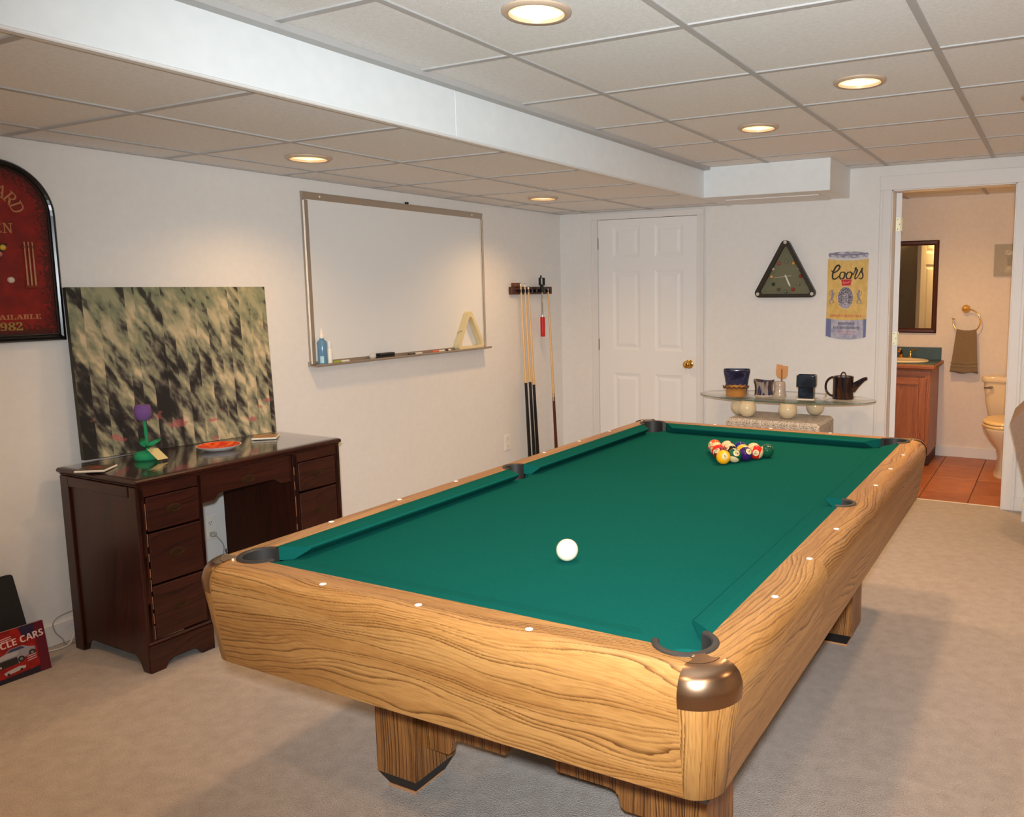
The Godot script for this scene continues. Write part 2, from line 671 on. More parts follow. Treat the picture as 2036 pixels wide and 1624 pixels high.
var cans := [[Vector2(2.205, -1.29), true, "main", "recessed ceiling light showing its bulb, closest to the photographer"], [Vector2(2.84, -2.567), true, "main", "recessed ceiling light over the far right pocket of the pool table"], [Vector2(2.205, -3.25), true, "main", "recessed ceiling light just in front of the boxed duct"], [Vector2(3.475, -3.2), true, "main", "recessed ceiling light cut by the edge of the photograph, near the bathroom door"],
	[Vector2(0.56, -1.92), true, "low", "recessed light in the lowered ceiling above the desk"], [Vector2(0.548, -3.84), true, "low", "recessed light in the lowered ceiling above the cue rack"],
	[Vector2(2.84, 0.6), false, "main", "recessed ceiling light behind the photographer"], [Vector2(4.75, -1.3), false, "main", "recessed ceiling light on the side of the armchair"], [Vector2(4.11, 0.6), false, "main", "recessed ceiling light near the rear window"], [Vector2(0.537, 0.0), false, "low", "recessed light in the lowered ceiling before the desk"]]

func ceiling_field(called: String, xs: Array, zs: Array, y: float, which: String) -> void:
	var c := struct(called)
	for i in xs.size() - 1:
		for j in zs.size() - 1:
			var x0: float = xs[i]
			var x1: float = xs[i + 1]
			var z1: float = zs[j]
			var z0: float = zs[j + 1]
			var hole := false
			for k in cans:
				var p: Vector2 = k[0]
				if k[2] == which and p.x > x0 and p.x < x1 and p.y > z0 and p.y < z1:
					part(c, "ceiling_tile", round_hole_tile(x0 + 0.004, z0 + 0.004, x1 - 0.004, z1 - 0.004, y + 0.005, 0.012, p, 0.086), M.tile)
					hole = true
			if not hole:
				part(c, "ceiling_tile", MB.new().box(Vector3((x0 + x1) / 2, y + 0.012, (z0 + z1) / 2), Vector3(x1 - x0 - 0.008, 0.014, z1 - z0 - 0.008), 0.002), M.tile)
	var za: float = zs[0]
	var zb: float = zs[zs.size() - 1]
	for i in xs.size():
		var x: float = xs[i]
		var wide := 0.024 if i > 0 and i < xs.size() - 1 else 0.02
		var off := 0.0 if i > 0 and i < xs.size() - 1 else (0.01 if i == 0 else -0.01)
		part(c, "grid_bar", MB.new().box(Vector3(x + off, y + 0.003, (za + zb) / 2), Vector3(wide, 0.006, za - zb), 0.0008), M.tee)
	for j in zs.size():
		var z: float = zs[j]
		for i in xs.size() - 1:
			var a: float = xs[i] + 0.012
			var e: float = xs[i + 1] - 0.012
			part(c, "cross_bar", MB.new().box(Vector3((a + e) / 2, y + 0.0034, z), Vector3(e - a, 0.006, 0.024), 0.0008), M.tee)
	part(c, "deck", MB.new().box(Vector3((xs[0] + xs[xs.size() - 1]) / 2, y + 0.2, (za + zb) / 2), Vector3(xs[xs.size() - 1] - xs[0] + 0.1, 0.05, za - zb + 0.1)), M.tee)

func ceilings() -> void:
	var xs := [SOFFIT_X]
	for k in 6:
		xs.append(1.8875 + 0.6354 * k)
	xs.append(ROOM_X)
	var zs := [ROOM_Z]
	for k in range(-6, 6):
		zs.append(-1.621 - 0.6311 * k)
	zs.append(BACK_Z)
	ceiling_field("ceiling", xs, zs, MAIN_Y, "main")
	zs = [ROOM_Z]
	for k in range(-5, 7):
		zs.append(-0.9733 - 0.6311 * k)
	zs.append(BACK_Z)
	ceiling_field("ceiling_low", [0.0, 0.2583, 0.8164, SOFFIT_X - 0.004], zs, LOW_Y, "low")
	for k in cans:
		can_light(k[0], MAIN_Y if k[2] == "main" else LOW_Y, k[3], LIGHT_MAIN if k[2] == "main" else LIGHT_LOW, TINT_MAIN if k[2] == "main" else TINT_LOW)

func can_light(p: Vector2, y: float, label: String, power: float, tint: Color) -> void:
	var o := thing("recessed_light", label, "ceiling light", Vector3(p.x, y, p.y), 0, "recessed ceiling lights")
	part(o, "trim_ring", MB.new().lathe([Vector2(0.078, 0.004), Vector2(0.080, -0.006), Vector2(0.092, -0.007), Vector2(0.1, -0.001), Vector2(0.1, 0.004)], 40), M.can_trim if M.has("can_trim") else M.tee)
	part(o, "reflector", MB.new().lathe([Vector2(0.079, 0.004), Vector2(0.074, 0.05), Vector2(0.062, 0.1), Vector2(0.0, 0.104)], 40), M.plastic)
	var glow := mat(rgb(255, 244, 214), 0.4)
	glow.emission_enabled = true
	glow.emission = Color(1.0, 0.86, 0.62)
	glow.emission_energy_multiplier = 4.0
	part(o, "bulb", MB.new().lathe([Vector2(0.0, 0.016), Vector2(0.035, 0.018), Vector2(0.058, 0.026), Vector2(0.064, 0.036), Vector2(0.056, 0.05), Vector2(0.03, 0.095), Vector2(0.0, 0.096)], 32), glow)
	var l := SpotLight3D.new()
	l.name = "lamp_glow"
	o.add_child(l)
	l.position = Vector3(0, 0.004, 0)
	l.rotation.x = -PI / 2
	l.spot_angle = 80.0 if y > 2.05 else 70.0
	l.spot_angle_attenuation = 1.0
	l.spot_range = 12.0
	l.spot_attenuation = 2.0
	l.light_size = 0.055
	l.light_color = tint
	l.light_energy = power
	l.shadow_enabled = true

func beams() -> void:
	var s := struct("beam")
	slab(s, "drywall_panel", Vector3(SOFFIT_X - 0.016, LOW_Y, -1.848), Vector3(SOFFIT_X, MAIN_Y + 0.05, ROOM_Z), M.soffit, 0.001)
	slab(s, "drywall_panel", Vector3(SOFFIT_X - 0.016, LOW_Y, BACK_Z), Vector3(SOFFIT_X, MAIN_Y + 0.05, -1.8495), M.soffit, 0.001)
	part(s, "corner_bead", MB.new().box(Vector3(SOFFIT_X - 0.012, LOW_Y - 0.002, -1.1), Vector3(0.03, 0.01, 7.6), 0.003), M.trim)
	var d := struct("beam_001")
	part(d, "duct_casing", MB.new().box(Vector3(1.870, 2.1125, -4.6485), Vector3(0.832, 0.195, 0.539), 0.002), M.soffit)
	slab(d, "access_panel", Vector3(1.54, 2.008, -4.88), Vector3(2.17, 2.0148, -4.56), M.trim, 0.001)

# six raised panels a side; the leaf lies in xy with its lower left corner at the origin
func door_leaf(parent: Node, w: float, h: float, t: float, cols: Array, rows: Array, both: bool) -> void:
	var core := t - (0.016 if both else 0.008)
	part(parent, "leaf", MB.new().box(Vector3(w / 2, h / 2, 0.0 if both else -0.004), Vector3(w - 0.002, h - 0.002, core)), M.door)
	for side in ([1.0, -1.0] if both else [1.0]):
		var zf: float = side * (core / 2 if both else t / 2 - 0.008)
		var zo: float = zf + side * 0.008
		var b := MB.new()
		var xs := [0.0]
		for c in cols:
			xs.append(c[0]); xs.append(c[1])
		xs.append(w)
		for k in range(0, xs.size(), 2):
			b.box(Vector3((xs[k] + xs[k + 1]) / 2, h / 2, (zf + zo) / 2), Vector3(xs[k + 1] - xs[k], h, 0.008))
		var ys := [0.0]
		for r in rows:
			ys.append(r[0]); ys.append(r[1])
		ys.append(h)
		for c in cols:
			for k in range(0, ys.size(), 2):
				b.box(Vector3((c[0] + c[1]) / 2, (ys[k] + ys[k + 1]) / 2, (zf + zo) / 2), Vector3(c[1] - c[0], ys[k + 1] - ys[k], 0.008))
		part(parent, "stiles_and_rails", b, M.door)
		for c in cols:
			for r in rows:
				var at := Vector3((c[0] + c[1]) / 2, (r[0] + r[1]) / 2, zf)
				var pw: float = c[1] - c[0]
				var ph: float = r[1] - r[0]
				var f := Transform3D(Basis.from_scale(Vector3(1, 1, side)), at)
				var q := MB.new()
				q.frame(pw - 0.10, ph - 0.10, [Vector2(0.05, 0.008), Vector2(0.036, 0.003), Vector2(0.026, 0.0005), Vector2(0.022, 0.0005), Vector2(0.0, 0.0065)], f, false)
				q.quad(f * Vector3(-pw / 2 + 0.05, -ph / 2 + 0.05, 0.0065), f * Vector3(pw / 2 - 0.05, -ph / 2 + 0.05, 0.0065), f * Vector3(pw / 2 - 0.05, ph / 2 - 0.05, 0.0065), f * Vector3(-pw / 2 + 0.05, ph / 2 - 0.05, 0.0065), Vector3(0, 0, side))
				part(parent, "panel", q, M.door)

func main_door() -> void:
	var d := struct("door_1")
	d.position = Vector3(0.346, 0.012, BACK_Z - 0.022)
	door_leaf(d, 0.841, 1.944, 0.036, [[0.128, 0.366], [0.489, 0.725]], [[0.19, 0.76], [0.94, 1.556], [1.654, 1.894]], false)
	var kb := MB.new()
	var kx := Transform3D(Basis(Vector3.RIGHT, PI / 2), Vector3(0.775, 0.848, 0.018))
	kb.lathe([Vector2(0.0, 0.0), Vector2(0.034, 0.0), Vector2(0.034, 0.004), Vector2(0.026, 0.009), Vector2(0.013, 0.011), Vector2(0.012, 0.03), Vector2(0.02, 0.036), Vector2(0.028, 0.046), Vector2(0.029, 0.056), Vector2(0.023, 0.066), Vector2(0.012, 0.069), Vector2(0.0, 0.0695)], 32, kx)
	part(d, "knob", kb, M.brass, "polished brass door knob")
	for y in [1.72, 0.935]:
		var hb := MB.new()
		hb.tube([Vector3(-0.004, y, 0.024), Vector3(-0.004, y + 0.09, 0.024)], 0.0065, 10)
		hb.box(Vector3(-0.006, y + 0.045, 0.019), Vector3(0.02, 0.09, 0.002))
		part(d, "hinge", hb, M.steel)
	# casings
	var t := struct("trim_1")
	casing(t, 0.340, 1.193, 1.964, 0.055, BACK_Z, 0.045, 0.004)
	var t2 := struct("trim_2")
	casing(t2, 2.555, 3.305, 2.056, 0.076, BACK_Z, 0.09)
	# thin vertical strip where the wall panel ends beside the door
	var t3 := one("trim_3", MB.new().box(Vector3(1.2525, 1.006, BACK_Z + 0.002), Vector3(0.006, 2.01, 0.004), 0.001), M.trim)
	t3.set_meta("kind", "structure")

func casing(t: Node3D, x0: float, x1: float, top: float, w: float, z: float, th: float, lining := 0.012) -> void:
	for s in 2:
		var b := MB.new()
		var xa := x0 - w + 0.006 if s == 0 else x1 - 0.006
		b.box(Vector3(xa + w / 2, (top - 0.006) / 2, z + 0.007), Vector3(w, top - 0.006, 0.014), 0.002)
		b.box(Vector3(xa + (0.012 if s == 0 else w - 0.012), (top - 0.006) / 2, z + 0.011), Vector3(0.02, top - 0.006, 0.016), 0.003)
		part(t, "side_casing", b, M.trim)
	var h := MB.new()
	var up := minf(th, 0.09)
	h.box(Vector3((x0 + x1) / 2, top - 0.006 + up / 2, z + 0.007), Vector3(x1 - x0 + 2 * w - 0.012, up, 0.014), 0.002)
	part(t, "head_casing", h, M.trim)
	# jamb lining
	var j := MB.new()
	var hl := lining / 2
	j.box(Vector3(x0 + hl, top / 2, z - 0.066), Vector3(lining, top, 0.132))
	j.box(Vector3(x1 - hl, top / 2, z - 0.066), Vector3(lining, top, 0.132))
	j.box(Vector3((x0 + x1) / 2, top - hl, z - 0.066), Vector3(x1 - x0, lining, 0.132))
	part(t, "jamb", j, M.trim)

# ------------------------------------------------------------------ bathroom beyond the open door
const BATH_Z := -6.55
const BATH_X0 := 2.08
const BATH_X1 := 3.78
const BATH_Y := 2.15

func bathroom() -> void:
	var zf := BACK_Z - 0.12
	# terracotta tiles on a mortar bed
	var f := struct("floor_bathroom")
	slab(f, "mortar", Vector3(BATH_X0 - 0.1, -0.1, BATH_Z - 0.1), Vector3(BATH_X1 + 0.1, -0.006, BACK_Z - 0.03), mat(rgb(120, 82, 58), 0.95))
	var tones := []
	for k in 4:
		var q := rgb(172, 98, 58).lerp(rgb(190, 112, 66), k / 3.0)
		tones.append(grained(grain_tex(128, 60 + k, 0.03, 0.015, q.darkened(0.14), q.lightened(0.06), 0.6), 2.3, 0.42))
	var pitch := 0.311
	var pz := 0.47
	var k2 := 0
	for i in range(-3, 4):
		for j in range(0, 4):
			var x0 := maxf(2.782 + pitch * i, BATH_X0)
			var x1 := minf(2.782 + pitch * (i + 1), BATH_X1)
			var z1 := minf(-5.24 + 0.47 - pz * j, BACK_Z - 0.034)
			var z0 := maxf(-5.24 - pz * j, BATH_Z)
			if x1 - x0 < 0.02 or z1 - z0 < 0.02:
				continue
			part(f, "floor_tile", MB.new().box(Vector3((x0 + x1) / 2, -0.004, (z0 + z1) / 2), Vector3(x1 - x0 - 0.006, 0.009, z1 - z0 - 0.006), 0.0015), tones[(i * 5 + j * 3 + 20) % 4])
			k2 += 1
	var st := one("trim_4", MB.new().box(Vector3(2.93, 0.003, BACK_Z - 0.033), Vector3(0.72, 0.006, 0.012), 0.002), mat(rgb(232, 214, 190), 0.4))
	st.set_meta("kind", "structure")
	var b := MB.new()
	wall_piece(b, BATH_X0 - 0.1, -0.1, BATH_Z - 0.12, BATH_X1 + 0.1, 2.6, BATH_Z)
	one("wall_bathroom_back", b, M.bath_wall)
	b = MB.new()
	wall_piece(b, BATH_X0 - 0.1, -0.1, BATH_Z, BATH_X0, 2.6, zf)
	one("wall_bathroom_left", b, M.bath_wall)
	b = MB.new()
	wall_piece(b, BATH_X1, -0.1, BATH_Z, BATH_X1 + 0.1, 2.6, zf)
	one("wall_bathroom_right", b, M.bath_wall)
	b = MB.new()
	b.box(Vector3(3.24, 0.045, BATH_Z + 0.006), Vector3(1.06, 0.09, 0.012), 0.003)
	one("baseboard_bathroom", b, M.trim)
	# ceiling tiles
	var c := struct("ceiling_bathroom")
	var lamp := Vector2(2.70, -5.36)
	var xs := [BATH_X0, 2.40, 3.01, BATH_X1]
	var zs := [zf, -5.66, BATH_Z]
	for i in 3:
		for j in 2:
			var x0: float = xs[i]
			var x1: float = xs[i + 1]
			if i == 1 and j == 0:
				part(c, "ceiling_tile", round_hole_tile(x0 + 0.003, zs[1] + 0.003, x1 - 0.003, zs[0] - 0.003, BATH_Y + 0.004, 0.012, lamp, 0.086), M.tile)
			else:
				part(c, "ceiling_tile", MB.new().box(Vector3((x0 + x1) / 2, BATH_Y + 0.011, (zs[j] + zs[j + 1]) / 2), Vector3(x1 - x0 - 0.006, 0.014, zs[j] - zs[j + 1] - 0.006), 0.002), M.tile)
	for x in [2.40, 3.01]:
		part(c, "grid_bar", MB.new().box(Vector3(x, BATH_Y + 0.003, (zf + BATH_Z) / 2), Vector3(0.024, 0.006, zf - BATH_Z), 0.0008), M.tee)
	part(c, "cross_bar", MB.new().box(Vector3((BATH_X0 + BATH_X1) / 2, BATH_Y + 0.0034, -5.66), Vector3(BATH_X1 - BATH_X0, 0.006, 0.024), 0.0008), M.tee)
	slab(c, "deck", Vector3(BATH_X0 - 0.1, 2.32, BATH_Z - 0.1), Vector3(BATH_X1 + 0.1, 2.37, zf + 0.02), M.tee)
	can_light(lamp, BATH_Y, "recessed light in the bathroom ceiling, seen under the door head", LIGHT_BATH, TINT_BATH)
	# the door, swung past square into the bathroom
	var d := struct("door_2")
	d.position = Vector3(2.587, 0.012, BACK_Z - 0.115)
	d.rotation.y = deg_to_rad(105.5)
	door_leaf(d, 0.725, 2.03, 0.036, [[0.105, 0.32], [0.405, 0.62]], [[0.2, 0.78], [0.97, 1.62], [1.72, 1.95]], true)
	for y in [1.78, 1.02, 0.25]:
		var hb := MB.new()
		hb.prism(rounded([Vector2(-0.018, y), Vector2(0.016, y), Vector2(0.016, y + 0.089), Vector2(-0.018, y + 0.089)], 0.008, 4), 0.0, 0.0022, Transform3D(Basis(Vector3.UP, -PI / 2), Vector3(-0.001, 0, 0)))
		hb.tube([Vector3(-0.004, y, 0.02), Vector3(-0.004, y + 0.089, 0.02)], 0.006, 10)
		var hg := part(d, "hinge", hb, M.hinge if M.has("hinge") else M.plastic, "pale brass hinge plate")
		for s in [[0.012, -0.006], [0.045, 0.006], [0.077, -0.006]]:
			var sb := MB.new()
			sb.lathe([Vector2(0.0, 0.0), Vector2(0.003, 0.0), Vector2(0.0026, 0.0012), Vector2(0.0, 0.0014)], 10, Transform3D(Basis(Vector3.BACK, PI / 2), Vector3(-0.0032, y + s[0], s[1])))
			part(hg, "screw", sb, M.black)
	vanity()
	# mirror in a wooden frame
	var mx := 2.664
	var mw := 0.56
	var mr := thing("mirror", "wall mirror in a dark wooden frame above the bathroom sink", "mirror", Vector3(mx - mw / 2, 1.42, BATH_Z))
	var fw := wood_mat(M.vanity_tex, 1.0, 0.3, 0.35)
	fw.albedo_color = rgb(120, 92, 78)
	part(mr, "frame", MB.new().frame(mw - 0.08, 0.767 - 0.08, [Vector2(0.04, 0.0), Vector2(0.04, 0.018), Vector2(0.03, 0.026), Vector2(0.012, 0.024), Vector2(0.0, 0.012), Vector2(0.0, 0.0)]), fw)
	part(mr, "mirror_glass", MB.new().box(Vector3(0, 0, 0.006), Vector3(mw - 0.078, 0.767 - 0.078, 0.004)), mat(rgb(235, 238, 236), 0.02, 1.0))
	# small canvas on the wall
	var im := Image.create(128, 128, false, Image.FORMAT_RGB8)
	im.fill(rgb(176, 168, 152))
	var rng := RandomNumberGenerator.new()
	rng.seed = 5
	for k in 900:
		dab(im, Vector2(rng.randf() * 128, rng.randf() * 128), 2.0, Color(rgb(164, 156, 142), 0.35) if k % 2 else Color(rgb(190, 182, 166), 0.3))
	for k in 26:
		dab(im, Vector2(42 + rng.randf() * 52, 24 + rng.randf() * 18), 4.0, Color(rgb(214, 210, 198), 0.5))
		stroke(im, [Vector2(50 + k, 44), Vector2(56 + k * 0.4, 90)], 0.4, 0.8, Color(rgb(150, 146, 128), 0.25))
	for k in 40:
		dab(im, Vector2(40 + rng.randf() * 54, 92 + rng.randf() * 20), 5.0, Color(rgb(206, 198, 178), 0.4))
	var pic := thing("wall_picture", "small square canvas of pale flowers in a bowl on the bathroom wall", "picture", Vector3(3.20, 1.627, BATH_Z))
	canvas_box(pic, 0.235, 0.252, 0.022, picture_mat(im, 0.9), mat(rgb(168, 160, 146), 0.9))
	towel_ring()
	toilet()

func canvas_box(o: Node3D, w: float, h: float, t: float, face: Material, side: Material) -> void:
	var b := MB.new()
	b.quad(Vector3(-w / 2, -h / 2, t), Vector3(w / 2, -h / 2, t), Vector3(w / 2, h / 2, t), Vector3(-w / 2, h / 2, t), Vector3.BACK, Vector2(0, 1), Vector2(1, 1), Vector2(1, 0), Vector2(0, 0))
	part(o, "painted_face", b, face)
	var s := MB.new()
	s.frame(w, h, [Vector2(0, 0.001), Vector2(0, t)], Transform3D.IDENTITY, false)
	s.quad(Vector3(-w / 2, -h / 2, 0.001), Vector3(w / 2, -h / 2, 0.001), Vector3(w / 2, h / 2, 0.001), Vector3(-w / 2, h / 2, 0.001), Vector3.FORWARD)
	part(o, "stretched_edge", s, side)

func vanity() -> void:
	M.vanity_tex = wood_tex(512, 256, 1.0, 0.3, 77, rgb(180, 108, 60), rgb(156, 86, 46), rgb(104, 52, 26), 0.016, 0.08, 3.0)
	var w := wood_mat(M.vanity_tex, 1.0, 0.3, 0.4)
	var x0 := BATH_X0 + 0.02
	var x1 := 2.70
	var zf := -6.02
	var v := thing("vanity_cabinet", "orange oak vanity cabinet under the bathroom sink", "cabinet", Vector3((x0 + x1) / 2, 0, (zf + BATH_Z) / 2))
	var hw := (x1 - x0) / 2
	var hd := (zf - BATH_Z) / 2
	part(v, "body", MB.new().box(Vector3(0, 0.4325, -0.004), Vector3(2 * hw, 0.685, 2 * hd - 0.03), 0.002, Transform3D.IDENTITY, 1), w)
	part(v, "toe_kick", MB.new().box(Vector3(0, 0.05, -0.04), Vector3(2 * hw - 0.01, 0.09, 2 * hd - 0.1)), mat(rgb(70, 40, 24), 0.7))
	part(v, "face_frame", MB.new().frame(2 * hw - 0.08, 0.58, [Vector2(0.04, hd - 0.019), Vector2(0.04, hd), Vector2(0.0, hd), Vector2(0.0, hd - 0.019)], xf(Vector3(0, 0.435, 0))), w)
	for s in 2:
		var dw := 0.285
		var cx := hw - 0.028 - dw / 2 if s == 0 else -hw + 0.028 + dw / 2
		var dr := Node3D.new()
		put(v, dr, "door")
		dr.position = Vector3(cx, 0.42, hd)
		var b := MB.new()
		for e in [-1, 1]:
			b.box(Vector3(e * (dw / 2 - 0.027), 0, 0.009), Vector3(0.054, 0.58, 0.018), 0.003, Transform3D.IDENTITY, 1, Vector2(0.2 * e, 0.1))
			b.box(Vector3(0, e * (0.29 - 0.027), 0.009), Vector3(dw - 0.108, 0.054, 0.018), 0.003, Transform3D.IDENTITY, 0, Vector2(0.4, 0.05 * e))
		part(dr, "door_frame", b, w)
		part(dr, "door_panel", MB.new().box(Vector3(0, 0, 0.005), Vector3(dw - 0.106, 0.474, 0.008), 0.001, Transform3D.IDENTITY, 1, Vector2(0.3, 0.15)), w)
	# worktop with an oak edge and a blue-green splashback
	var lam := grained(grain_tex(128, 90, 0.08, 0.02, rgb(52, 74, 74), rgb(66, 90, 90)), 3.0, 0.35)
	var t := thing("vanity_countertop", "blue-green laminate vanity top with an oak front edge and splashback", "worktop", Vector3((x0 + x1) / 2, 0.777, (zf + BATH_Z) / 2))
	part(t, "laminate", MB.new().box(Vector3(0.01, 0.02, 0.0), Vector3(2 * hw + 0.015, 0.034, 2 * hd + 0.02), 0.001), lam)
	var e := MB.new()
	e.box(Vector3(0.012, 0.019, hd + 0.019), Vector3(2 * hw + 0.045, 0.036, 0.022), 0.009)
	e.box(Vector3(hw + 0.026, 0.019, 0.0), Vector3(0.018, 0.036, 2 * hd + 0.02), 0.008, Transform3D.IDENTITY, 2)
	part(t, "oak_edge", e, w)
	part(t, "splashback", MB.new().box(Vector3(0.005, 0.09, -hd + 0.012), Vector3(2 * hw + 0.016, 0.1, 0.02), 0.002), lam)
	# sink and tap
	var cream := mat(rgb(236, 216, 180), 0.12)
	var s := thing("bathroom_sink", "oval cream drop-in sink on the vanity top", "sink", Vector3(2.43, 0.8155, -6.27))
	part(s, "basin", MB.new().lathe([Vector2(0.235, 0.0), Vector2(0.24, 0.008), Vector2(0.232, 0.017), Vector2(0.216, 0.018), Vector2(0.2, 0.008), Vector2(0.17, 0.003), Vector2(0.06, 0.001), Vector2(0.0, 0.001)], 40, Transform3D.IDENTITY, 0, TAU, 0.92, 0.72), cream)
	var tp := thing("basin_tap", "polished brass basin tap with lever handles", "tap", Vector3(2.40, 0.8145, -6.478))
	var tb := MB.new()
	tb.lathe([Vector2(0.0, 0.0), Vector2(0.028, 0.0), Vector2(0.026, 0.02), Vector2(0.016, 0.035), Vector2(0.014, 0.055), Vector2(0.0, 0.06)], 20)
	tb.tube([Vector3(0, 0.045, 0), Vector3(0.0, 0.085, 0.03), Vector3(0, 0.09, 0.07), Vector3(0, 0.075, 0.11)], [0.013, 0.012, 0.011, 0.01], 12)
	part(tp, "spout", tb, M.brass)
	for sx in [-1, 1]:
		var hb := MB.new()
		hb.lathe([Vector2(0.0, 0.0), Vector2(0.022, 0.0), Vector2(0.02, 0.012), Vector2(0.011, 0.03), Vector2(0.013, 0.05), Vector2(0.009, 0.07), Vector2(0.0, 0.078)], 16, xf(Vector3(sx * 0.075, 0, 0)))
		hb.tube([Vector3(sx * 0.075, 0.066, 0), Vector3(sx * 0.10, 0.082, 0.004), Vector3(sx * 0.125, 0.086, 0.006)], [0.006, 0.005, 0.007], 10)
		part(tp, "lever", hb, M.brass)

func towel_ring() -> void:
	var r := thing("towel_ring", "open brass towel ring on the bathroom wall", "towel ring", Vector3(2.889, 1.239, BATH_Z))
	part(r, "wall_mount", MB.new().lathe([Vector2(0.0, 0.0), Vector2(0.034, 0.0), Vector2(0.034, 0.006), Vector2(0.026, 0.016), Vector2(0.02, 0.03), Vector2(0.024, 0.044), Vector2(0.018, 0.056), Vector2(0.0, 0.06)], 28, Transform3D(Basis(Vector3.RIGHT, PI / 2), Vector3.ZERO)), M.brass)
	var p := []
	for k in 34:
		var a := lerpf(deg_to_rad(108), deg_to_rad(-188), k / 33.0)
		p.append(Vector3(0.012 + cos(a) * 0.104, -0.1 + sin(a) * 0.1, 0.05))
	var b := MB.new()
	b.tube(p, 0.0052, 10)
	b.sphere(p[0], 0.009, 12, 8)
	b.lathe([Vector2(0.0, 0.0), Vector2(0.006, 0.0), Vector2(0.016, 0.006), Vector2(0.014, 0.01), Vector2(0.0, 0.011)], 14, Transform3D(Basis(Vector3.BACK, -0.2), p[33]))
	part(r, "ring", b, M.brass)
	# towel folded over the lower curve of the ring
	var tex := grain_tex(256, 41, 0.3, 0.03, rgb(128, 104, 76), rgb(172, 148, 116), 0.4)
	var tm := grained(tex, 8.0, 1.0, height_tex(256, 43, 0.3, 2), 0.3)
	var t := thing("hand_towel", "brown terry hand towel hanging from the brass ring", "towel", Vector3(2.895, 0.725, BATH_Z + 0.05))
	for side in 2:
		var zz := 0.016 if side == 0 else -0.016
		var low := 0.0 if side == 0 else -0.012
		var nb := MB.new()
		var cols := 20
		var rows := 14
		for face in 2:
			var i0 := nb.V.size()
			for j in rows + 1:
				var fy := float(j) / rows
				for i in cols + 1:
					var fx := float(i) / cols
					var half := lerpf(0.108, 0.075, pow(fy, 0.8))
					var cx := lerpf(0.0, 0.008, fy)
					var sag := 0.012 * (1.0 - pow(2.0 * fx - 1.0, 2)) * fy
					var y := lerpf(low + 0.006 * sin(fx * 9.0 + side), 0.352, fy) - sag
					var ripple := 0.006 * sin(fx * 11.0 + 1.3 * side) * (1.0 - 0.5 * fy) + 0.003 * sin(fx * 23.0 + fy * 5.0)
					var close := lerpf(1.0, 0.25, smoothstep(0.75, 1.0, fy))
					nb.vtx(Vector3(cx + (2.0 * fx - 1.0) * half, y, zz * close + ripple * (1 if side == 0 else 0) + (0.005 if face == 0 else -0.005)), Vector3(0, 0, 1 if face == 0 else -1), Vector2(fx, fy))
			for j in rows:
				for i in cols:
					var q := i0 + j * (cols + 1) + i
					nb.tri(q, q + 1, q + cols + 2); nb.tri(q, q + cols + 2, q + cols + 1)
		part(t, "towel_panel", nb, tm)
	for y in [0.045, 0.075]:
		var hb := MB.new()
		for k in 20:
			var fx0 := k / 20.0
			var fx1 := (k + 1) / 20.0
			var zf := func(fx: float) -> float: return 0.024 + 0.006 * sin(fx * 11.0) * 0.9
			var w0 := 0.104
			hb.box(Vector3((fx0 + fx1 - 1.0) * w0, y + 0.003 * sin(fx0 * 9.0), zf.call((fx0 + fx1) / 2)), Vector3(w0 / 10.0 + 0.001, 0.006, 0.004), 0.0)
		part(t, "hem_band", hb, mat(rgb(150, 126, 94), 0.95))

func toilet() -> void:
	var cream := mat(rgb(236, 214, 176), 0.14)
	var seatm := mat(rgb(240, 206, 150), 0.16)
	var o := thing("toilet", "cream toilet beside the vanity, cut off by the door frame", "toilet", Vector3(3.285, 0, -6.02))
	# tank: rounded, tapering downwards
	var b := MB.new()
	var lv := [[0.385, 0.17, 0.075], [0.40, 0.185, 0.085], [0.5, 0.205, 0.095], [0.64, 0.222, 0.1], [0.668, 0.222, 0.1]]
	loft(b, lv, Vector3(0, 0, -0.37), 5.0, true)
	part(o, "tank", b, cream)
	b = MB.new()
	loft(b, [[0.668, 0.232, 0.108], [0.676, 0.24, 0.114], [0.7, 0.24, 0.114], [0.712, 0.232, 0.106]], Vector3(0, 0, -0.37), 5.0, true)
	part(o, "tank_lid", b, cream)
	b = MB.new()
	b.box(Vector3(-0.165, 0.632, -0.262), Vector3(0.03, 0.014, 0.012), 0.003)
	b.box(Vector3(-0.185, 0.627, -0.25), Vector3(0.062, 0.013, 0.01), 0.004)
	part(o, "flush_lever", b, M.chrome)
	# bowl and foot: elongated rings
	b = MB.new()
	loft(b, [[0.0, 0.105, 0.2], [0.02, 0.105, 0.2], [0.06, 0.09, 0.18], [0.15, 0.083, 0.165], [0.21, 0.095, 0.18], [0.27, 0.14, 0.225], [0.33, 0.176, 0.262], [0.37, 0.188, 0.275], [0.385, 0.186, 0.272]], Vector3(0, 0, 0.0), 2.4, true, [0.0, 0.0, 0.0, 0.01, 0.02, 0.03, 0.05, 0.06, 0.06])
	part(o, "bowl", b, cream)
	b = MB.new()
	loft(b, [[0.386, 0.188, 0.245], [0.39, 0.194, 0.25], [0.402, 0.194, 0.25], [0.408, 0.188, 0.244]], Vector3(0, 0, 0.08), 2.3, true)
	part(o, "seat", b, seatm)
	b = MB.new()
	loft(b, [[0.411, 0.184, 0.24], [0.416, 0.19, 0.246], [0.428, 0.188, 0.244], [0.436, 0.165, 0.22]], Vector3(0, 0, 0.08), 2.3, true)
	part(o, "lid", b, seatm)

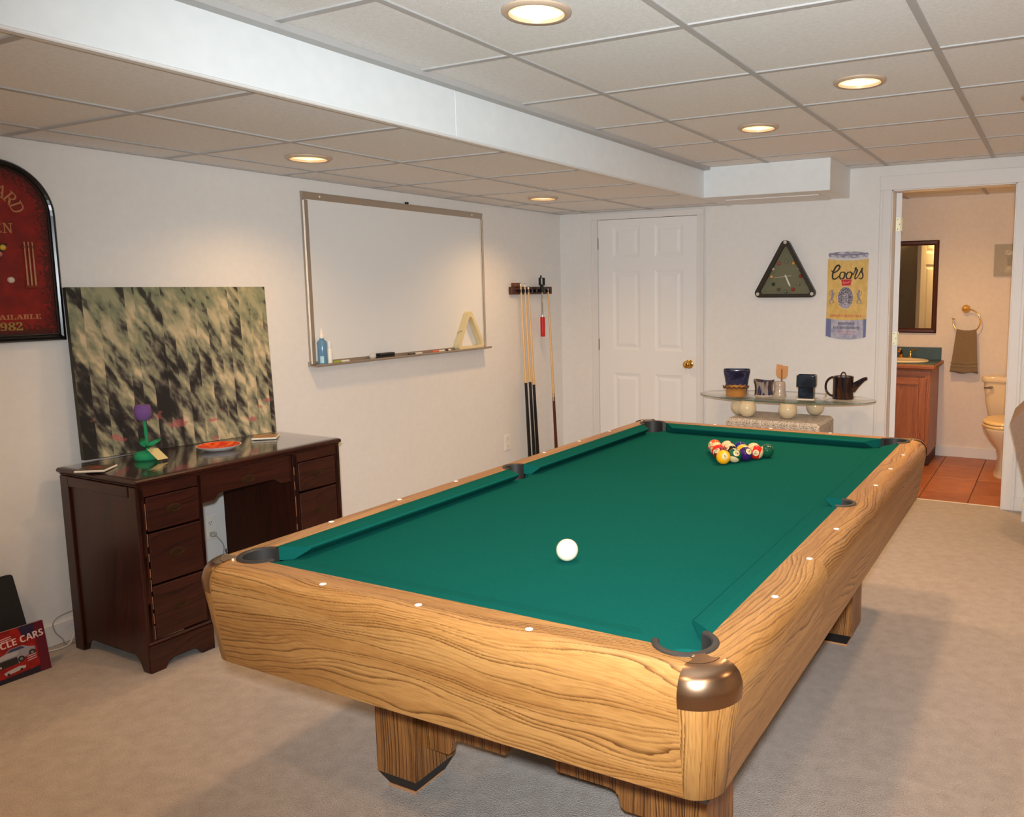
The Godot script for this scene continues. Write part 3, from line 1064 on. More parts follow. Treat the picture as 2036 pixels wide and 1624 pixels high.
# stacked superellipse rings: [y, half width, half depth]
func loft(b: MB, lv: Array, at: Vector3, power: float, caps, shift := []) -> void:
	var seg := 32
	var rings := []
	for k in lv.size():
		var l: Array = lv[k]
		var i0 := b.V.size()
		var dn: Array = lv[mini(k + 1, lv.size() - 1)]
		var up: Array = lv[maxi(k - 1, 0)]
		var slope = (up[1] - dn[1]) / maxf(dn[0] - up[0], 1e-4) if dn != up else 0.0
		for j in seg + 1:
			var a := TAU * j / seg
			var c := cos(a)
			var s := sin(a)
			var x := signf(c) * pow(absf(c), 2.0 / power)
			var z := signf(s) * pow(absf(s), 2.0 / power)
			var nx = signf(x) * pow(absf(x), power - 1.0) / l[1]
			var nz = signf(z) * pow(absf(z), power - 1.0) / l[2]
			var hn := Vector2(nx, nz).normalized()
			var sh: float = shift[k] if shift.size() else 0.0
			b.vtx(at + Vector3(x * l[1], l[0], z * l[2] + sh), Vector3(hn.x, slope, hn.y).normalized(), Vector2(float(j) / seg, l[0]))
		rings.append(i0)
	for k in rings.size() - 1:
		for j in seg:
			var q: int = rings[k] + j
			var w: int = rings[k + 1] + j
			b.tri(q, q + 1, w); b.tri(q + 1, w + 1, w)
	if caps:
		for e in ([0] if caps is int else [0, rings.size() - 1]):
			var l: Array = lv[e]
			var n := Vector3.DOWN if e == 0 else Vector3.UP
			var sh: float = shift[e] if shift.size() else 0.0
			var c := b.vtx(at + Vector3(0, l[0], sh), n, Vector2.ZERO)
			for j in seg:
				var p1 := b.vtx(b.V[rings[e] + j], n, Vector2.ZERO)
				var p2 := b.vtx(b.V[rings[e] + j + 1], n, Vector2.ZERO)
				b.tri(c, p1, p2)

# ------------------------------------------------------------------ pool table
const HX := 0.56       # half width and length between the lines that the sights are spaced from
const HZ := 1.12
const TOP := 0.7663
const BED := 0.729
const OUT := 0.14      # widest reach of the rail
const POCKETS := [[-1, -1], [1, -1], [-1, 1], [1, 1]]

func rail_profile() -> Array:
	# (outward, y) from the flat top over the rolled edge down the slanting apron
	var p := [Vector2(0.098, TOP)]
	for k in range(1, 8):
		var a := PI / 2 - PI / 2 * k / 8.0
		p.append(Vector2(0.098 + 0.042 * cos(a), TOP - 0.042 + 0.042 * sin(a)))
	p.append(Vector2(OUT, TOP - 0.044))
	p.append(Vector2(0.139, TOP - 0.07))
	p.append(Vector2(0.112, 0.519))
	p.append(Vector2(0.106, 0.514))
	p.append(Vector2(0.085, 0.514))
	return p

func pool_table() -> void:
	var w1 := wood_tex(2048, 384, 2.7, 0.5, 101, rgb(176, 130, 75), rgb(154, 107, 56), rgb(84, 50, 20), 0.0078, 0.062, 2.4)
	var wa := wood_mat(w1, 2.7, 0.5, 0.38)
	var w2 := wood_tex(512, 512, 0.6, 0.4, 131, rgb(168, 116, 62), rgb(140, 90, 44), rgb(58, 30, 12), 0.0068, 0.03, 1.4)
	var wl := wood_mat(w2, 0.6, 0.4, 0.42)
	var felt := grained(grain_tex(512, 51, 0.25, 0.02, rgb(13, 77, 70), rgb(19, 92, 83), 0.25), 5.0, 0.95)
	felt.metallic_specular = 0.08
	var o := thing("pool_table", "large pool table with green cloth, oak-look rails and metal corner caps", "pool table", Vector3(2.3961, 0, -1.7116), 0.003776)
	# cloth-covered bed with bites taken out for the pockets
	var bed := PackedVector2Array([Vector2(-HX - 0.03, -HZ - 0.03), Vector2(HX + 0.03, -HZ - 0.03), Vector2(HX + 0.03, HZ + 0.03), Vector2(-HX - 0.03, HZ + 0.03)])
	for k in POCKETS:
		bed = Geometry2D.clip_polygons(bed, circle(Vector2(k[0] * (HX + 0.016), k[1] * (HZ + 0.016)), 0.053, 28))[0]
	for s in [-1, 1]:
		bed = Geometry2D.clip_polygons(bed, circle(Vector2(s * (HX + 0.043), 0), 0.048, 28))[0]
	var lay := Transform3D(Basis(Vector3(1, 0, 0), Vector3(0, 0, 1), Vector3(0, -1, 0)), Vector3.ZERO)
	part(o, "bed_cloth", MB.new().prism(bed, -BED, -BED + 0.02, lay), felt)
	# cushions
	var nose := -0.02
	for s in [-1, 1]:
		cushion(o, felt, Vector3(s, 0, 0), -HZ, 0.0, HX, nose, false, s)
		cushion(o, felt, Vector3(s, 0, 0), 0.0, HZ, HX, nose, true, s)
		cushion(o, felt, Vector3(0, 0, s), -HX, HX, HZ, nose, false, s)
	# rails with rolled aprons
	var pr := rail_profile()
	var rc := 0.086
	for side in 4:
		var along_x := side < 2
		var s := -1.0 if side % 2 == 0 else 1.0
		var half := HX if along_x else HZ
		var off := HZ if along_x else HX
		var end := half + OUT - rc
		var b := MB.new()
		var run := 0.0
		var uo := Vector2(0.35 + 0.6 * side, 0.07 + 0.11 * side)
		for k in pr.size() - 1:
			var a: Vector2 = pr[k]
			var c: Vector2 = pr[k + 1]
			var l := a.distance_to(c)
			var e := (c - a).normalized()
			var n0 := Vector2(-e.y, e.x)
			var na := n0
			var nc := n0
			if k > 0 and k < 10:
				var pe: Vector2 = (a - pr[k - 1]).normalized()
				na = (n0 + Vector2(-pe.y, pe.x)).normalized()
			if k < 9:
				var ne: Vector2 = (pr[k + 2] - c).normalized()
				nc = (n0 + Vector2(-ne.y, ne.x)).normalized()
			var i0 := b.V.size()
			for q in [[-end, a, na, run], [end, a, na, run], [end, c, nc, run + l], [-end, c, nc, run + l]]:
				var p: Vector2 = q[1]
				var n: Vector2 = q[2]
				var t: float = q[0]
				var pos := Vector3(t, p.y, s * (off + p.x)) if along_x else Vector3(s * (off + p.x), p.y, t)
				var nn := Vector3(0, n.y, s * n.x) if along_x else Vector3(s * n.x, n.y, 0)
				b.vtx(pos, nn, Vector2(t, q[3]) + uo)
			b.tri(i0, i0 + 1, i0 + 2); b.tri(i0, i0 + 2, i0 + 3)
			run += l
		# flat top, mitred, bitten by pockets
		var inn := 0.047
		var po := PackedVector2Array([Vector2(-half - inn, inn), Vector2(half + inn, inn), Vector2(half + 0.0985, 0.0985), Vector2(-half - 0.0985, 0.0985)])
		for e in [-1, 1]:
			po = Geometry2D.clip_polygons(po, circle(Vector2(e * (half + 0.016), 0.016), 0.0625, 36))[0]
		if not along_x:
			po = Geometry2D.clip_polygons(po, circle(Vector2(0, 0.043), 0.046, 36))[0]
		var fm := Transform3D(Basis(Vector3(1, 0, 0), Vector3(0, 0, s), Vector3(0, 1, 0)), Vector3(0, 0, s * off)) if along_x else Transform3D(Basis(Vector3(0, 0, 1), Vector3(s, 0, 0), Vector3(0, 1, 0)), Vector3(s * off, 0, 0))
		b.prism(po, TOP - 0.03, TOP, fm, false, uo - Vector2(0, 0.1))
		part(o, "rail", b, wa)
	# rounded corner posts and their metal caps
	for k in POCKETS:
		var sx: float = k[0]
		var sz: float = k[1]
		var cc := Vector3(sx * (HX + OUT - rc), 0, sz * (HZ + OUT - rc))
		var mid := atan2(sz, sx)
		var post := MB.new()
		var prof := []
		for q in range(pr.size() - 1, -1, -1):
			prof.append(Vector2(pr[q].x - OUT + rc, pr[q].y))
		post.lathe(prof, 14, Transform3D(Basis.IDENTITY, cc), mid - PI / 4, mid + PI / 4)
		for j in post.U.size():
			post.U[j] = Vector2(post.V[j].y, post.U[j].x * 0.12 + 0.03 + 0.07 * (sx + 1))
		part(o, "corner_post", post, wa)
		var cap := MB.new()
		var cp := []
		cp.append(Vector2(rc + 0.001, TOP - 0.064))
		for q in range(pr.size() - 1, -1, -1):
			if pr[q].y > TOP - 0.06:
				cp.append(Vector2(pr[q].x - OUT + rc + 0.0035, pr[q].y + (0.0035 if pr[q].y > TOP - 0.02 else 0.0)))
		cap.lathe(cp, 16, Transform3D(Basis.IDENTITY, cc), mid - PI / 4, mid + PI / 4)
		# tongue of the cap reaching in to the pocket: narrow waist, flaring out
		var tongue := PackedVector2Array()
		var d := Vector2(sx, sz).normalized()
		var n2 := Vector2(-d.y, d.x)
		var pc := Vector2(sx * (HX + 0.016), sz * (HZ + 0.016))
		var c2 := Vector2(cc.x, cc.z)
		var r0 := 0.0455
		var a0 := pc + d.rotated(-0.22) * 0.063
		var a1 := c2 + d.rotated(-PI / 4) * r0
		var mid0 := pc + d * 0.083 - n2 * 0.013
		for j in 9:
			var f := j / 8.0
			tongue.append(a0.lerp(mid0, f).lerp(mid0.lerp(a1, f), f))
		for j in range(1, 12):
			tongue.append(c2 + d.rotated(-PI / 4 + PI / 2 * j / 12.0) * r0)
		var b0 := pc + d.rotated(0.22) * 0.063
		var b1 := c2 + d.rotated(PI / 4) * r0
		var mid1 := pc + d * 0.083 + n2 * 0.013
		for j in 9:
			var f := j / 8.0
			tongue.append(b1.lerp(mid1, f).lerp(mid1.lerp(b0, f), f))
		cap.prism(tongue, -TOP - 0.0035, -TOP + 0.004, lay)
		var cm := part(o, "corner_cap", cap, M.cap, "brushed bronze-tone metal corner cap")
		var sb := MB.new().lathe([Vector2(0.005, 0.0), Vector2(0.004, 0.0012), Vector2(0.0, 0.0016)], 12, xf(Vector3(c2.x + d.x * 0.012 + n2.x * 0.012, TOP + 0.0034, c2.y + d.y * 0.012 + n2.y * 0.012)))
		part(cm, "screw", sb, M.steel)
		# pocket liner
		pocket(o, pc, d, 0.064, 0.049, deg_to_rad(118))
	for s in [-1, 1]:
		pocket(o, Vector2(s * (HX + 0.043), 0), Vector2(s, 0), 0.049, 0.036, deg_to_rad(95))
	# sights
	var sight := MB.new().lathe([Vector2(0.0078, 0.0), Vector2(0.0075, 0.0007), Vector2(0.0, 0.001)], 16).mesh(M.white)
	for s in [-1, 1]:
		for k in [-3, -2, -1, 1, 2, 3]:
			inst(o, "sight", sight, "", xf(Vector3(s * (HX + 0.0974), TOP, k * 0.28)))
		for k in [-1, 0, 1]:
			inst(o, "sight", sight, "", xf(Vector3(k * 0.28, TOP, s * (HZ + 0.0974))))
	# dark frame under the bed
	part(o, "underframe", MB.new().box(Vector3(0, 0.605, 0), Vector3(2 * HX + 0.18, 0.2, 2 * HZ + 0.18)), mat(rgb(38, 24, 16), 0.9))
	part(o, "leg_rail", MB.new().box(Vector3(0, 0.46, 0), Vector3(2 * HX - 0.16, 0.12, 2 * HZ - 0.6)), mat(rgb(44, 28, 18), 0.9))
	# legs on tapered black feet, oak shims under the near ones
	for sx in [-1, 1]:
		for sz in [-1, 1]:
			var b := MB.new()
			b.box(Vector3(sx * 0.4375, 0.28, sz * 0.767), Vector3(0.145, 0.46, 0.175), 0.0015, Transform3D.IDENTITY, 1, Vector2(0.3, 0.1 * (sx + 2)))
			var lg := part(o, "leg", b, wl)
			var fb := MB.new()
			taper(fb, Vector3(sx * 0.4375, 0.004, sz * 0.767), Vector2(0.048, 0.062), Vector2(0.071, 0.086), 0.047)
			part(lg, "foot", fb, M.black, "tapered black foot")
			part(lg, "shim", MB.new().box(Vector3(sx * 0.4375, 0.003, sz * 0.767 + 0.006), Vector3(0.1, 0.006, 0.125), 0.001), mat(rgb(196, 140, 96), 0.8))
	for s in [-1, 1]:
		var half := [Vector2(0.365, 0.5), Vector2(0.365, 0.142), Vector2(0.277, 0.142), Vector2(0.266, 0.15), Vector2(0.263, 0.165), Vector2(0.259, 0.178), Vector2(0.249, 0.188), Vector2(0.235, 0.192), Vector2(0.082, 0.192), Vector2(0.07, 0.205), Vector2(0.07, 0.232)]
		var poly := PackedVector2Array()
		for p in half:
			poly.append(p)
		for k in range(half.size() - 1, -1, -1):
			poly.append(Vector2(-half[k].x, half[k].y))
		part(o, "valance", MB.new().prism(poly, s * 0.80, s * 0.818, Transform3D.IDENTITY, false, Vector2(0.1, 0.1), true), wl)
	# cue ball and racked balls
	var white := mat(rgb(236, 228, 198), 0.08)
	var cb := thing("cue_ball", "cream cue ball alone near the head of the pool table", "ball", Vector3(2.474, BED, -0.972))
	part(cb, "ball_body", MB.new().sphere(Vector3(0, 0.0286, 0), 0.0286, 40, 24), white)
	rack()

func taper(b: MB, at: Vector3, lo: Vector2, hi: Vector2, h: float) -> void:
	var c := [Vector2(-1, -1), Vector2(1, -1), Vector2(1, 1), Vector2(-1, 1)]
	for k in 4:
		var p: Vector2 = c[k]
		var q: Vector2 = c[(k + 1) % 4]
		var n := Vector3((p.x + q.x) / 2, -0.4, (p.y + q.y) / 2).normalized()
		b.quad(at + Vector3(p.x * lo.x, 0, p.y * lo.y), at + Vector3(q.x * lo.x, 0, q.y * lo.y), at + Vector3(q.x * hi.x, h, q.y * hi.y), at + Vector3(p.x * hi.x, h, p.y * hi.y), n)
	b.quad(at + Vector3(-lo.x, 0, -lo.y), at + Vector3(lo.x, 0, -lo.y), at + Vector3(lo.x, 0, lo.y), at + Vector3(-lo.x, 0, lo.y), Vector3.DOWN)
	b.quad(at + Vector3(-hi.x, h, -hi.y), at + Vector3(hi.x, h, -hi.y), at + Vector3(hi.x, h, hi.y), at + Vector3(-hi.x, h, hi.y), Vector3.UP)

# one cushion: outward axis ax, running from t0 to t1 along the other axis
func cushion(o: Node3D, felt: Material, ax: Vector3, t0: float, t1: float, off: float, nose: float, _far: bool, s: int) -> void:
	var side := absf(ax.x) > 0.5
	var sect := [Vector2(0.047, TOP - 0.0005), Vector2(0.02, TOP - 0.001), Vector2(nose + 0.006, TOP - 0.005), Vector2(nose, TOP - 0.009), Vector2(nose + 0.003, TOP - 0.014), Vector2(0.012, BED + 0.001), Vector2(0.047, BED + 0.001)]
	# how far each end is pulled back: wide jaws at corners, narrower at the side pockets
	var cut := func(t: float, d: Vector2) -> float:
		var mouth := 0.082
		var flare := 0.9
		if side and absf(t) < 0.01:
			mouth = 0.07
			flare = 0.36
			return mouth - (d.x - nose) * flare
		return mouth + nose * -1.0 - (d.x - nose) * flare
	var b := MB.new()
	var m := sect.size()
	var ring := func(t: float, dirn: float) -> Array:
		var r := []
		for d in sect:
			var tt: float = t + dirn * cut.call(t, d)
			r.append(Vector3(tt, d.y, s * (off + d.x)) if not side else Vector3(s * (off + d.x), d.y, tt))
		return r
	var ra: Array = ring.call(t0, 1.0)
	var rb: Array = ring.call(t1, -1.0)
	for k in m - 1:
		var e: Vector2 = sect[k + 1] - sect[k]
		var n2 := Vector2(e.y, -e.x).normalized()
		var n := Vector3(s * n2.x, n2.y, 0) if side else Vector3(0, n2.y, s * n2.x)
		b.quad(ra[k], rb[k], rb[k + 1], ra[k + 1], n)
	for e in 2:
		var r: Array = ra if e == 0 else rb
		var n = (r[3] as Vector3 - r[0]).cross(Vector3.UP).normalized()
		var want := -1.0 if e == 0 else 1.0
		if (n.z if side else n.x) * want < 0:
			n = -n
		for k in range(1, m - 1):
			var i := b.vtx(r[0], n, Vector2.ZERO)
			b.vtx(r[k], n, Vector2.ZERO); b.vtx(r[k + 1], n, Vector2.ZERO)
			b.tri(i, i + 1, i + 2)
	part(o, "cushion", b, felt)

# black pocket: collar on the rail, wall and floor below
func pocket(o: Node3D, c: Vector2, d: Vector2, r1: float, r0: float, spread: float) -> void:
	var a := atan2(d.y, d.x)
	var b := MB.new()
	var x := Transform3D(Basis.IDENTITY, Vector3(c.x, 0, c.y))
	b.lathe([Vector2(r0, TOP - 0.1), Vector2(r1, TOP - 0.1), Vector2(r1, TOP + 0.0015), Vector2(r1 - 0.003, TOP + 0.004), Vector2(r0 + 0.003, TOP + 0.004), Vector2(r0, TOP + 0.001), Vector2(r0, TOP - 0.1)], 32, x, a - spread, a + spread)
	for e in [-1.0, 1.0]:
		var q := Vector3(cos(a + e * spread), 0, sin(a + e * spread))
		var n = Vector3(-q.z, 0, q.x) * e
		var at := Vector3(c.x, 0, c.y)
		b.quad(at + q * r0 + Vector3(0, TOP - 0.1, 0), at + q * r1 + Vector3(0, TOP - 0.1, 0), at + q * r1 + Vector3(0, TOP + 0.002, 0), at + q * r0 + Vector3(0, TOP + 0.002, 0), n)
	var p := part(o, "pocket", b, M.pocket, "black rubber pocket")
	part(p, "pocket_floor", MB.new().lathe([Vector2(0.0, TOP - 0.11), Vector2(r1 + 0.002, TOP - 0.11), Vector2(r1 + 0.002, TOP - 0.1), Vector2(0.0, TOP - 0.1)], 24, x), M.black)

func rack() -> void:
	var cols := {1: rgb(242, 168, 24), 2: rgb(24, 36, 110), 3: rgb(206, 30, 20), 4: rgb(52, 24, 84), 5: rgb(232, 88, 26), 6: rgb(18, 76, 52), 7: rgb(102, 20, 28), 8: rgb(16, 14, 16)}
	var words := {1: "solid yellow", 2: "solid blue", 3: "solid red", 4: "solid purple", 5: "solid orange", 6: "solid green", 7: "solid maroon", 8: "black", 9: "yellow striped", 10: "blue striped", 11: "red striped", 12: "purple striped", 13: "orange striped", 14: "green striped", 15: "maroon striped"}
	var rows := [[1], [7, 14], [3, 8, 4], [13, 15, 9, 11], [5, 12, 2, 10, 6]]
	# where each number faces, and the lean of the stripe
	var face := {1: [0.25, 0.1, 0.3], 14: [0.35, 0.35, -0.45], 4: [0.6, 0.35, 0.0], 11: [-0.1, -0.1, 1.25], 6: [-1.2, 0.1, 0.4], 7: [-0.9, 0.5, 0.2], 3: [-0.5, -0.2, 0.3], 5: [-0.9, 0.2, 0.2], 13: [-0.8, -0.3, 0.25], 15: [-0.4, -0.4, -0.2], 9: [0.3, 1.4, 0.35], 8: [-1.3, 0.5, 0.0], 2: [2.0, 0.4, 0.2], 10: [2.5, 0.2, 0.3], 12: [2.4, 0.6, 0.1]}
	var cream := mat(rgb(210, 186, 138), 0.06)
	var ink := mat(rgb(24, 22, 22), 0.3)
	var r := 0.0286
	for i in 5:
		for j in i + 1:
			var n: int = rows[i][j]
			var at := Vector3(2.413 + (j - i / 2.0) * 0.0576, BED, -2.252 - i * 0.0499)
			var spot := "at the tip of the racked triangle" if i == 0 else "in the racked triangle of balls"
			var o := thing("pool_ball", "%s pool ball %s" % [words[n], spot], "ball", at, 0, "racked pool balls")
			var fc: Array = face[n]
			# facing the photographer, then turned by the values above
			var yaw: float = 0.36 + fc[0]
			var bs := Basis(Vector3.UP, yaw) * Basis(Vector3.RIGHT, -fc[1] - 0.2) * Basis(Vector3.BACK, fc[2])
			var body := m_ball(mat(cols[n if n <= 8 else n - 8], 0.06), cream, n > 8, r)
			var bd := inst(o, "ball_body", body, "", Transform3D(bs, Vector3(0, r, 0)))
			var sp := MB.new()
			var pf := []
			for k in 5:
				var a := 0.46 * (1.0 - k / 4.0)
				pf.append(Vector2(sin(a) * (r + 0.0002), cos(a) * (r + 0.0002)))
			sp.lathe(pf, 24, Transform3D(Basis(Vector3.RIGHT, PI / 2), Vector3.ZERO))
			var spn := part(bd, "number_spot", sp, cream)
			lettering(spn, str(n), 0.013, ink, xf(Vector3(0, 0, r - 0.0004)), "Droid Sans", "numeral")

func m_ball(colour: Material, cream: Material, striped: bool, r: float) -> ArrayMesh:
	if not striped:
		return MB.new().sphere(Vector3.ZERO, r, 32, 20).mesh(colour)
	var band := []
	var cap0 := []
	var cap1 := []
	var lim := 0.62
	for k in 13:
		var a := lerpf(-lim, lim, k / 12.0)
		band.append(Vector2(cos(a) * r, sin(a) * r))
		a = lerpf(-PI / 2, -lim, k / 12.0)
		cap0.append(Vector2(maxf(cos(a), 0.0) * r, sin(a) * r))
		a = lerpf(lim, PI / 2, k / 12.0)
		cap1.append(Vector2(maxf(cos(a), 0.0) * r, sin(a) * r))
	var me := MB.new().lathe(band, 32).mesh(colour)
	return MB.new().lathe(cap0, 32).lathe(cap1, 32).mesh(cream, me)

# ------------------------------------------------------------------ desk and what stands on it
const DESK_L := 0.944
const DESK_D := 0.4955
const DESK_H := 0.744

func desk() -> void:
	var tex := wood_tex(512, 256, 0.8, 0.4, 201, rgb(62, 25, 17), rgb(48, 18, 12), rgb(26, 9, 7), 0.02, 0.08, 2.4)
	var w := wood_mat(tex, 0.8, 0.4, 0.33)
	var dark := mat(rgb(30, 15, 12), 0.6)
	var worn := mat(rgb(150, 98, 66), 0.8)
	var o := thing("kneehole_desk", "dark mahogany kneehole desk with scuffed drawers and oval pulls", "desk", Vector3(0.6051, 0, -1.0018), PI / 2 - 0.013)
	var L := DESK_L
	var D := DESK_D
	var H := DESK_H
	# moulded top
	var tp := MB.new()
	var cx := L / 2
	tp.box(Vector3(cx, H - 0.009, -D / 2), Vector3(L + 0.03, 0.018, D + 0.03), 0.006)
	tp.box(Vector3(cx, H - 0.023, -D / 2), Vector3(L + 0.014, 0.012, D + 0.014), 0.005)
	part(o, "top", tp, w)
	var ped := 0.252
	for s in 2:
		var x0 := 0.0 if s == 0 else L - ped
		var x1 := x0 + ped
		# carcass sides with an arched foot, back and divider
		for xx in [x0, x1 - 0.016]:
			var poly := PackedVector2Array([Vector2(0, 0), Vector2(-0.055, 0), Vector2(-0.07, 0.03), Vector2(-0.10, 0.055), Vector2(-D + 0.10, 0.055), Vector2(-D + 0.07, 0.03), Vector2(-D + 0.055, 0), Vector2(-D, 0), Vector2(-D, H - 0.028), Vector2(0, H - 0.028)])
			var b := MB.new().prism(poly, 0.0, 0.016, Transform3D(Basis(Vector3(0, 0, 1), Vector3(0, 1, 0), Vector3(1, 0, 0)), Vector3(xx, 0, 0)), false, Vector2(0.1, 0.1), true)
			part(o, "side_panel", b, w)
		part(o, "back_panel", MB.new().box(Vector3((x0 + x1) / 2, 0.39, -D + 0.01), Vector3(ped - 0.034, 0.66, 0.012)), dark)
		# stiles at the outer end: a wide back stile and a front one, standing proud
		var xe := -0.004 if s == 0 else L + 0.004
		part(o, "end_stile", MB.new().box(Vector3(xe, (H - 0.028) / 2, -D + 0.028), Vector3(0.01, H - 0.03, 0.056), 0.002, Transform3D.IDENTITY, 1), w)
		part(o, "end_stile", MB.new().box(Vector3(xe, (H - 0.028) / 2, -0.02), Vector3(0.01, H - 0.03, 0.04), 0.002, Transform3D.IDENTITY, 1), w)
		part(o, "end_rail", MB.new().box(Vector3(xe, H - 0.05, -D / 2), Vector3(0.008, 0.04, D - 0.1), 0.002, Transform3D.IDENTITY, 2), w)
		# base with bracket feet
		var base := PackedVector2Array([Vector2(x0 - 0.006, 0.0), Vector2(x0 + 0.05, 0.0), Vector2(x0 + 0.062, 0.02), Vector2(x0 + 0.085, 0.034), Vector2(x1 - 0.085, 0.034), Vector2(x1 - 0.062, 0.02), Vector2(x1 - 0.05, 0.0), Vector2(x1 + 0.004, 0.0), Vector2(x1 + 0.004, 0.105), Vector2(x0 - 0.006, 0.105)])
		part(o, "base", MB.new().prism(base, -0.012, 0.007, Transform3D.IDENTITY, false, Vector2(0.2, 0.3)), w)
		part(o, "base_moulding", MB.new().box(Vector3((x0 + x1) / 2, 0.112, -0.001), Vector3(ped + 0.012, 0.014, 0.018), 0.005), w)
		# worn vertical arris beside the drawers, bare wood showing
		part(o, "front_stile", MB.new().box(Vector3(x0 + 0.012 if s == 0 else x0 + 0.01, 0.41, -0.008), Vector3(0.022, 0.59, 0.016), 0.002, Transform3D.IDENTITY, 1), w)
		part(o, "front_stile", MB.new().box(Vector3(x1 - 0.008, 0.41, -0.008), Vector3(0.016, 0.59, 0.016), 0.002, Transform3D.IDENTITY, 1), w)
		var rng := RandomNumberGenerator.new()
		rng.seed = 40 + s
		for k in 9:
			var y := 0.14 + k * 0.06 + rng.randf() * 0.02
			var wr := MB.new()
			wr.box(Vector3((x0 + 0.0235) if s == 0 else x0 + 0.0008, y, 0.0004), Vector3(0.0022, 0.02 + rng.randf() * 0.035, 0.0022))
			part(o, "worn_patch", wr, worn)
		part(o, "top_rail", MB.new().box(Vector3((x0 + x1) / 2, 0.695, -0.01), Vector3(ped, 0.042, 0.02), 0.001), w)
		for dr in [[0.123, 0.330], [0.334, 0.534], [0.538, 0.672]]:
			drawer(o, w, dark, (x0 + x1) / 2 + (0.006 if s == 0 else 0.002), (dr[0] + dr[1]) / 2, ped - 0.045, dr[1] - dr[0] - 0.004)
	# centre drawer with a scalloped lower edge
	var a := ped
	var e := L - ped
	var cd := Node3D.new()
	put(o, cd, "centre_drawer")
	var sc := PackedVector2Array([Vector2(a, 0.715), Vector2(a, 0.596), Vector2(a + 0.055, 0.596), Vector2(a + 0.068, 0.604), Vector2(a + 0.078, 0.616), Vector2(a + 0.1, 0.622), Vector2(e - 0.1, 0.622), Vector2(e - 0.078, 0.616), Vector2(e - 0.068, 0.604), Vector2(e - 0.055, 0.596), Vector2(e, 0.596), Vector2(e, 0.715)])
	part(cd, "drawer_front", MB.new().prism(sc, -0.03, -0.012, Transform3D.IDENTITY, false, Vector2(0.1, 0.2)), w)
	part(cd, "drawer_box", MB.new().box(Vector3(L / 2, 0.665, -D / 2), Vector3(e - a - 0.02, 0.07, D - 0.1)), dark)
	oval_pull(cd, Vector3(L / 2, 0.65, -0.012))
	things_on_desk()

func drawer(o: Node3D, w: Material, dark: Material, x: float, y: float, dw: float, dh: float) -> void:
	var d := Node3D.new()
	put(o, d, "drawer")
	var b := MB.new().box(Vector3(x, y, -0.006), Vector3(dw, dh, 0.018), 0.003, Transform3D.IDENTITY, 0, Vector2(x, y))
	part(d, "drawer_front", b, w)
	oval_pull(d, Vector3(x, y + 0.004, 0.003))

func oval_pull(d: Node3D, at: Vector3) -> void:
	var p := Node3D.new()
	put(d, p, "oval_pull")
	p.position = at
	part(p, "back_plate", MB.new().lathe([Vector2(0.031, 0.0), Vector2(0.031, 0.0015), Vector2(0.027, 0.003), Vector2(0.0, 0.002)], 28, Transform3D(Basis(Vector3.RIGHT, PI / 2), Vector3.ZERO), 0, TAU, 1.0, 0.58), M.old_brass)
	var path := []
	for k in 9:
		var a := PI + PI * k / 8.0
		path.append(Vector3(cos(a) * 0.019, sin(a) * 0.008 - 0.001, 0.009))
	part(p, "bail", MB.new().tube(path, 0.002, 6), M.old_brass)

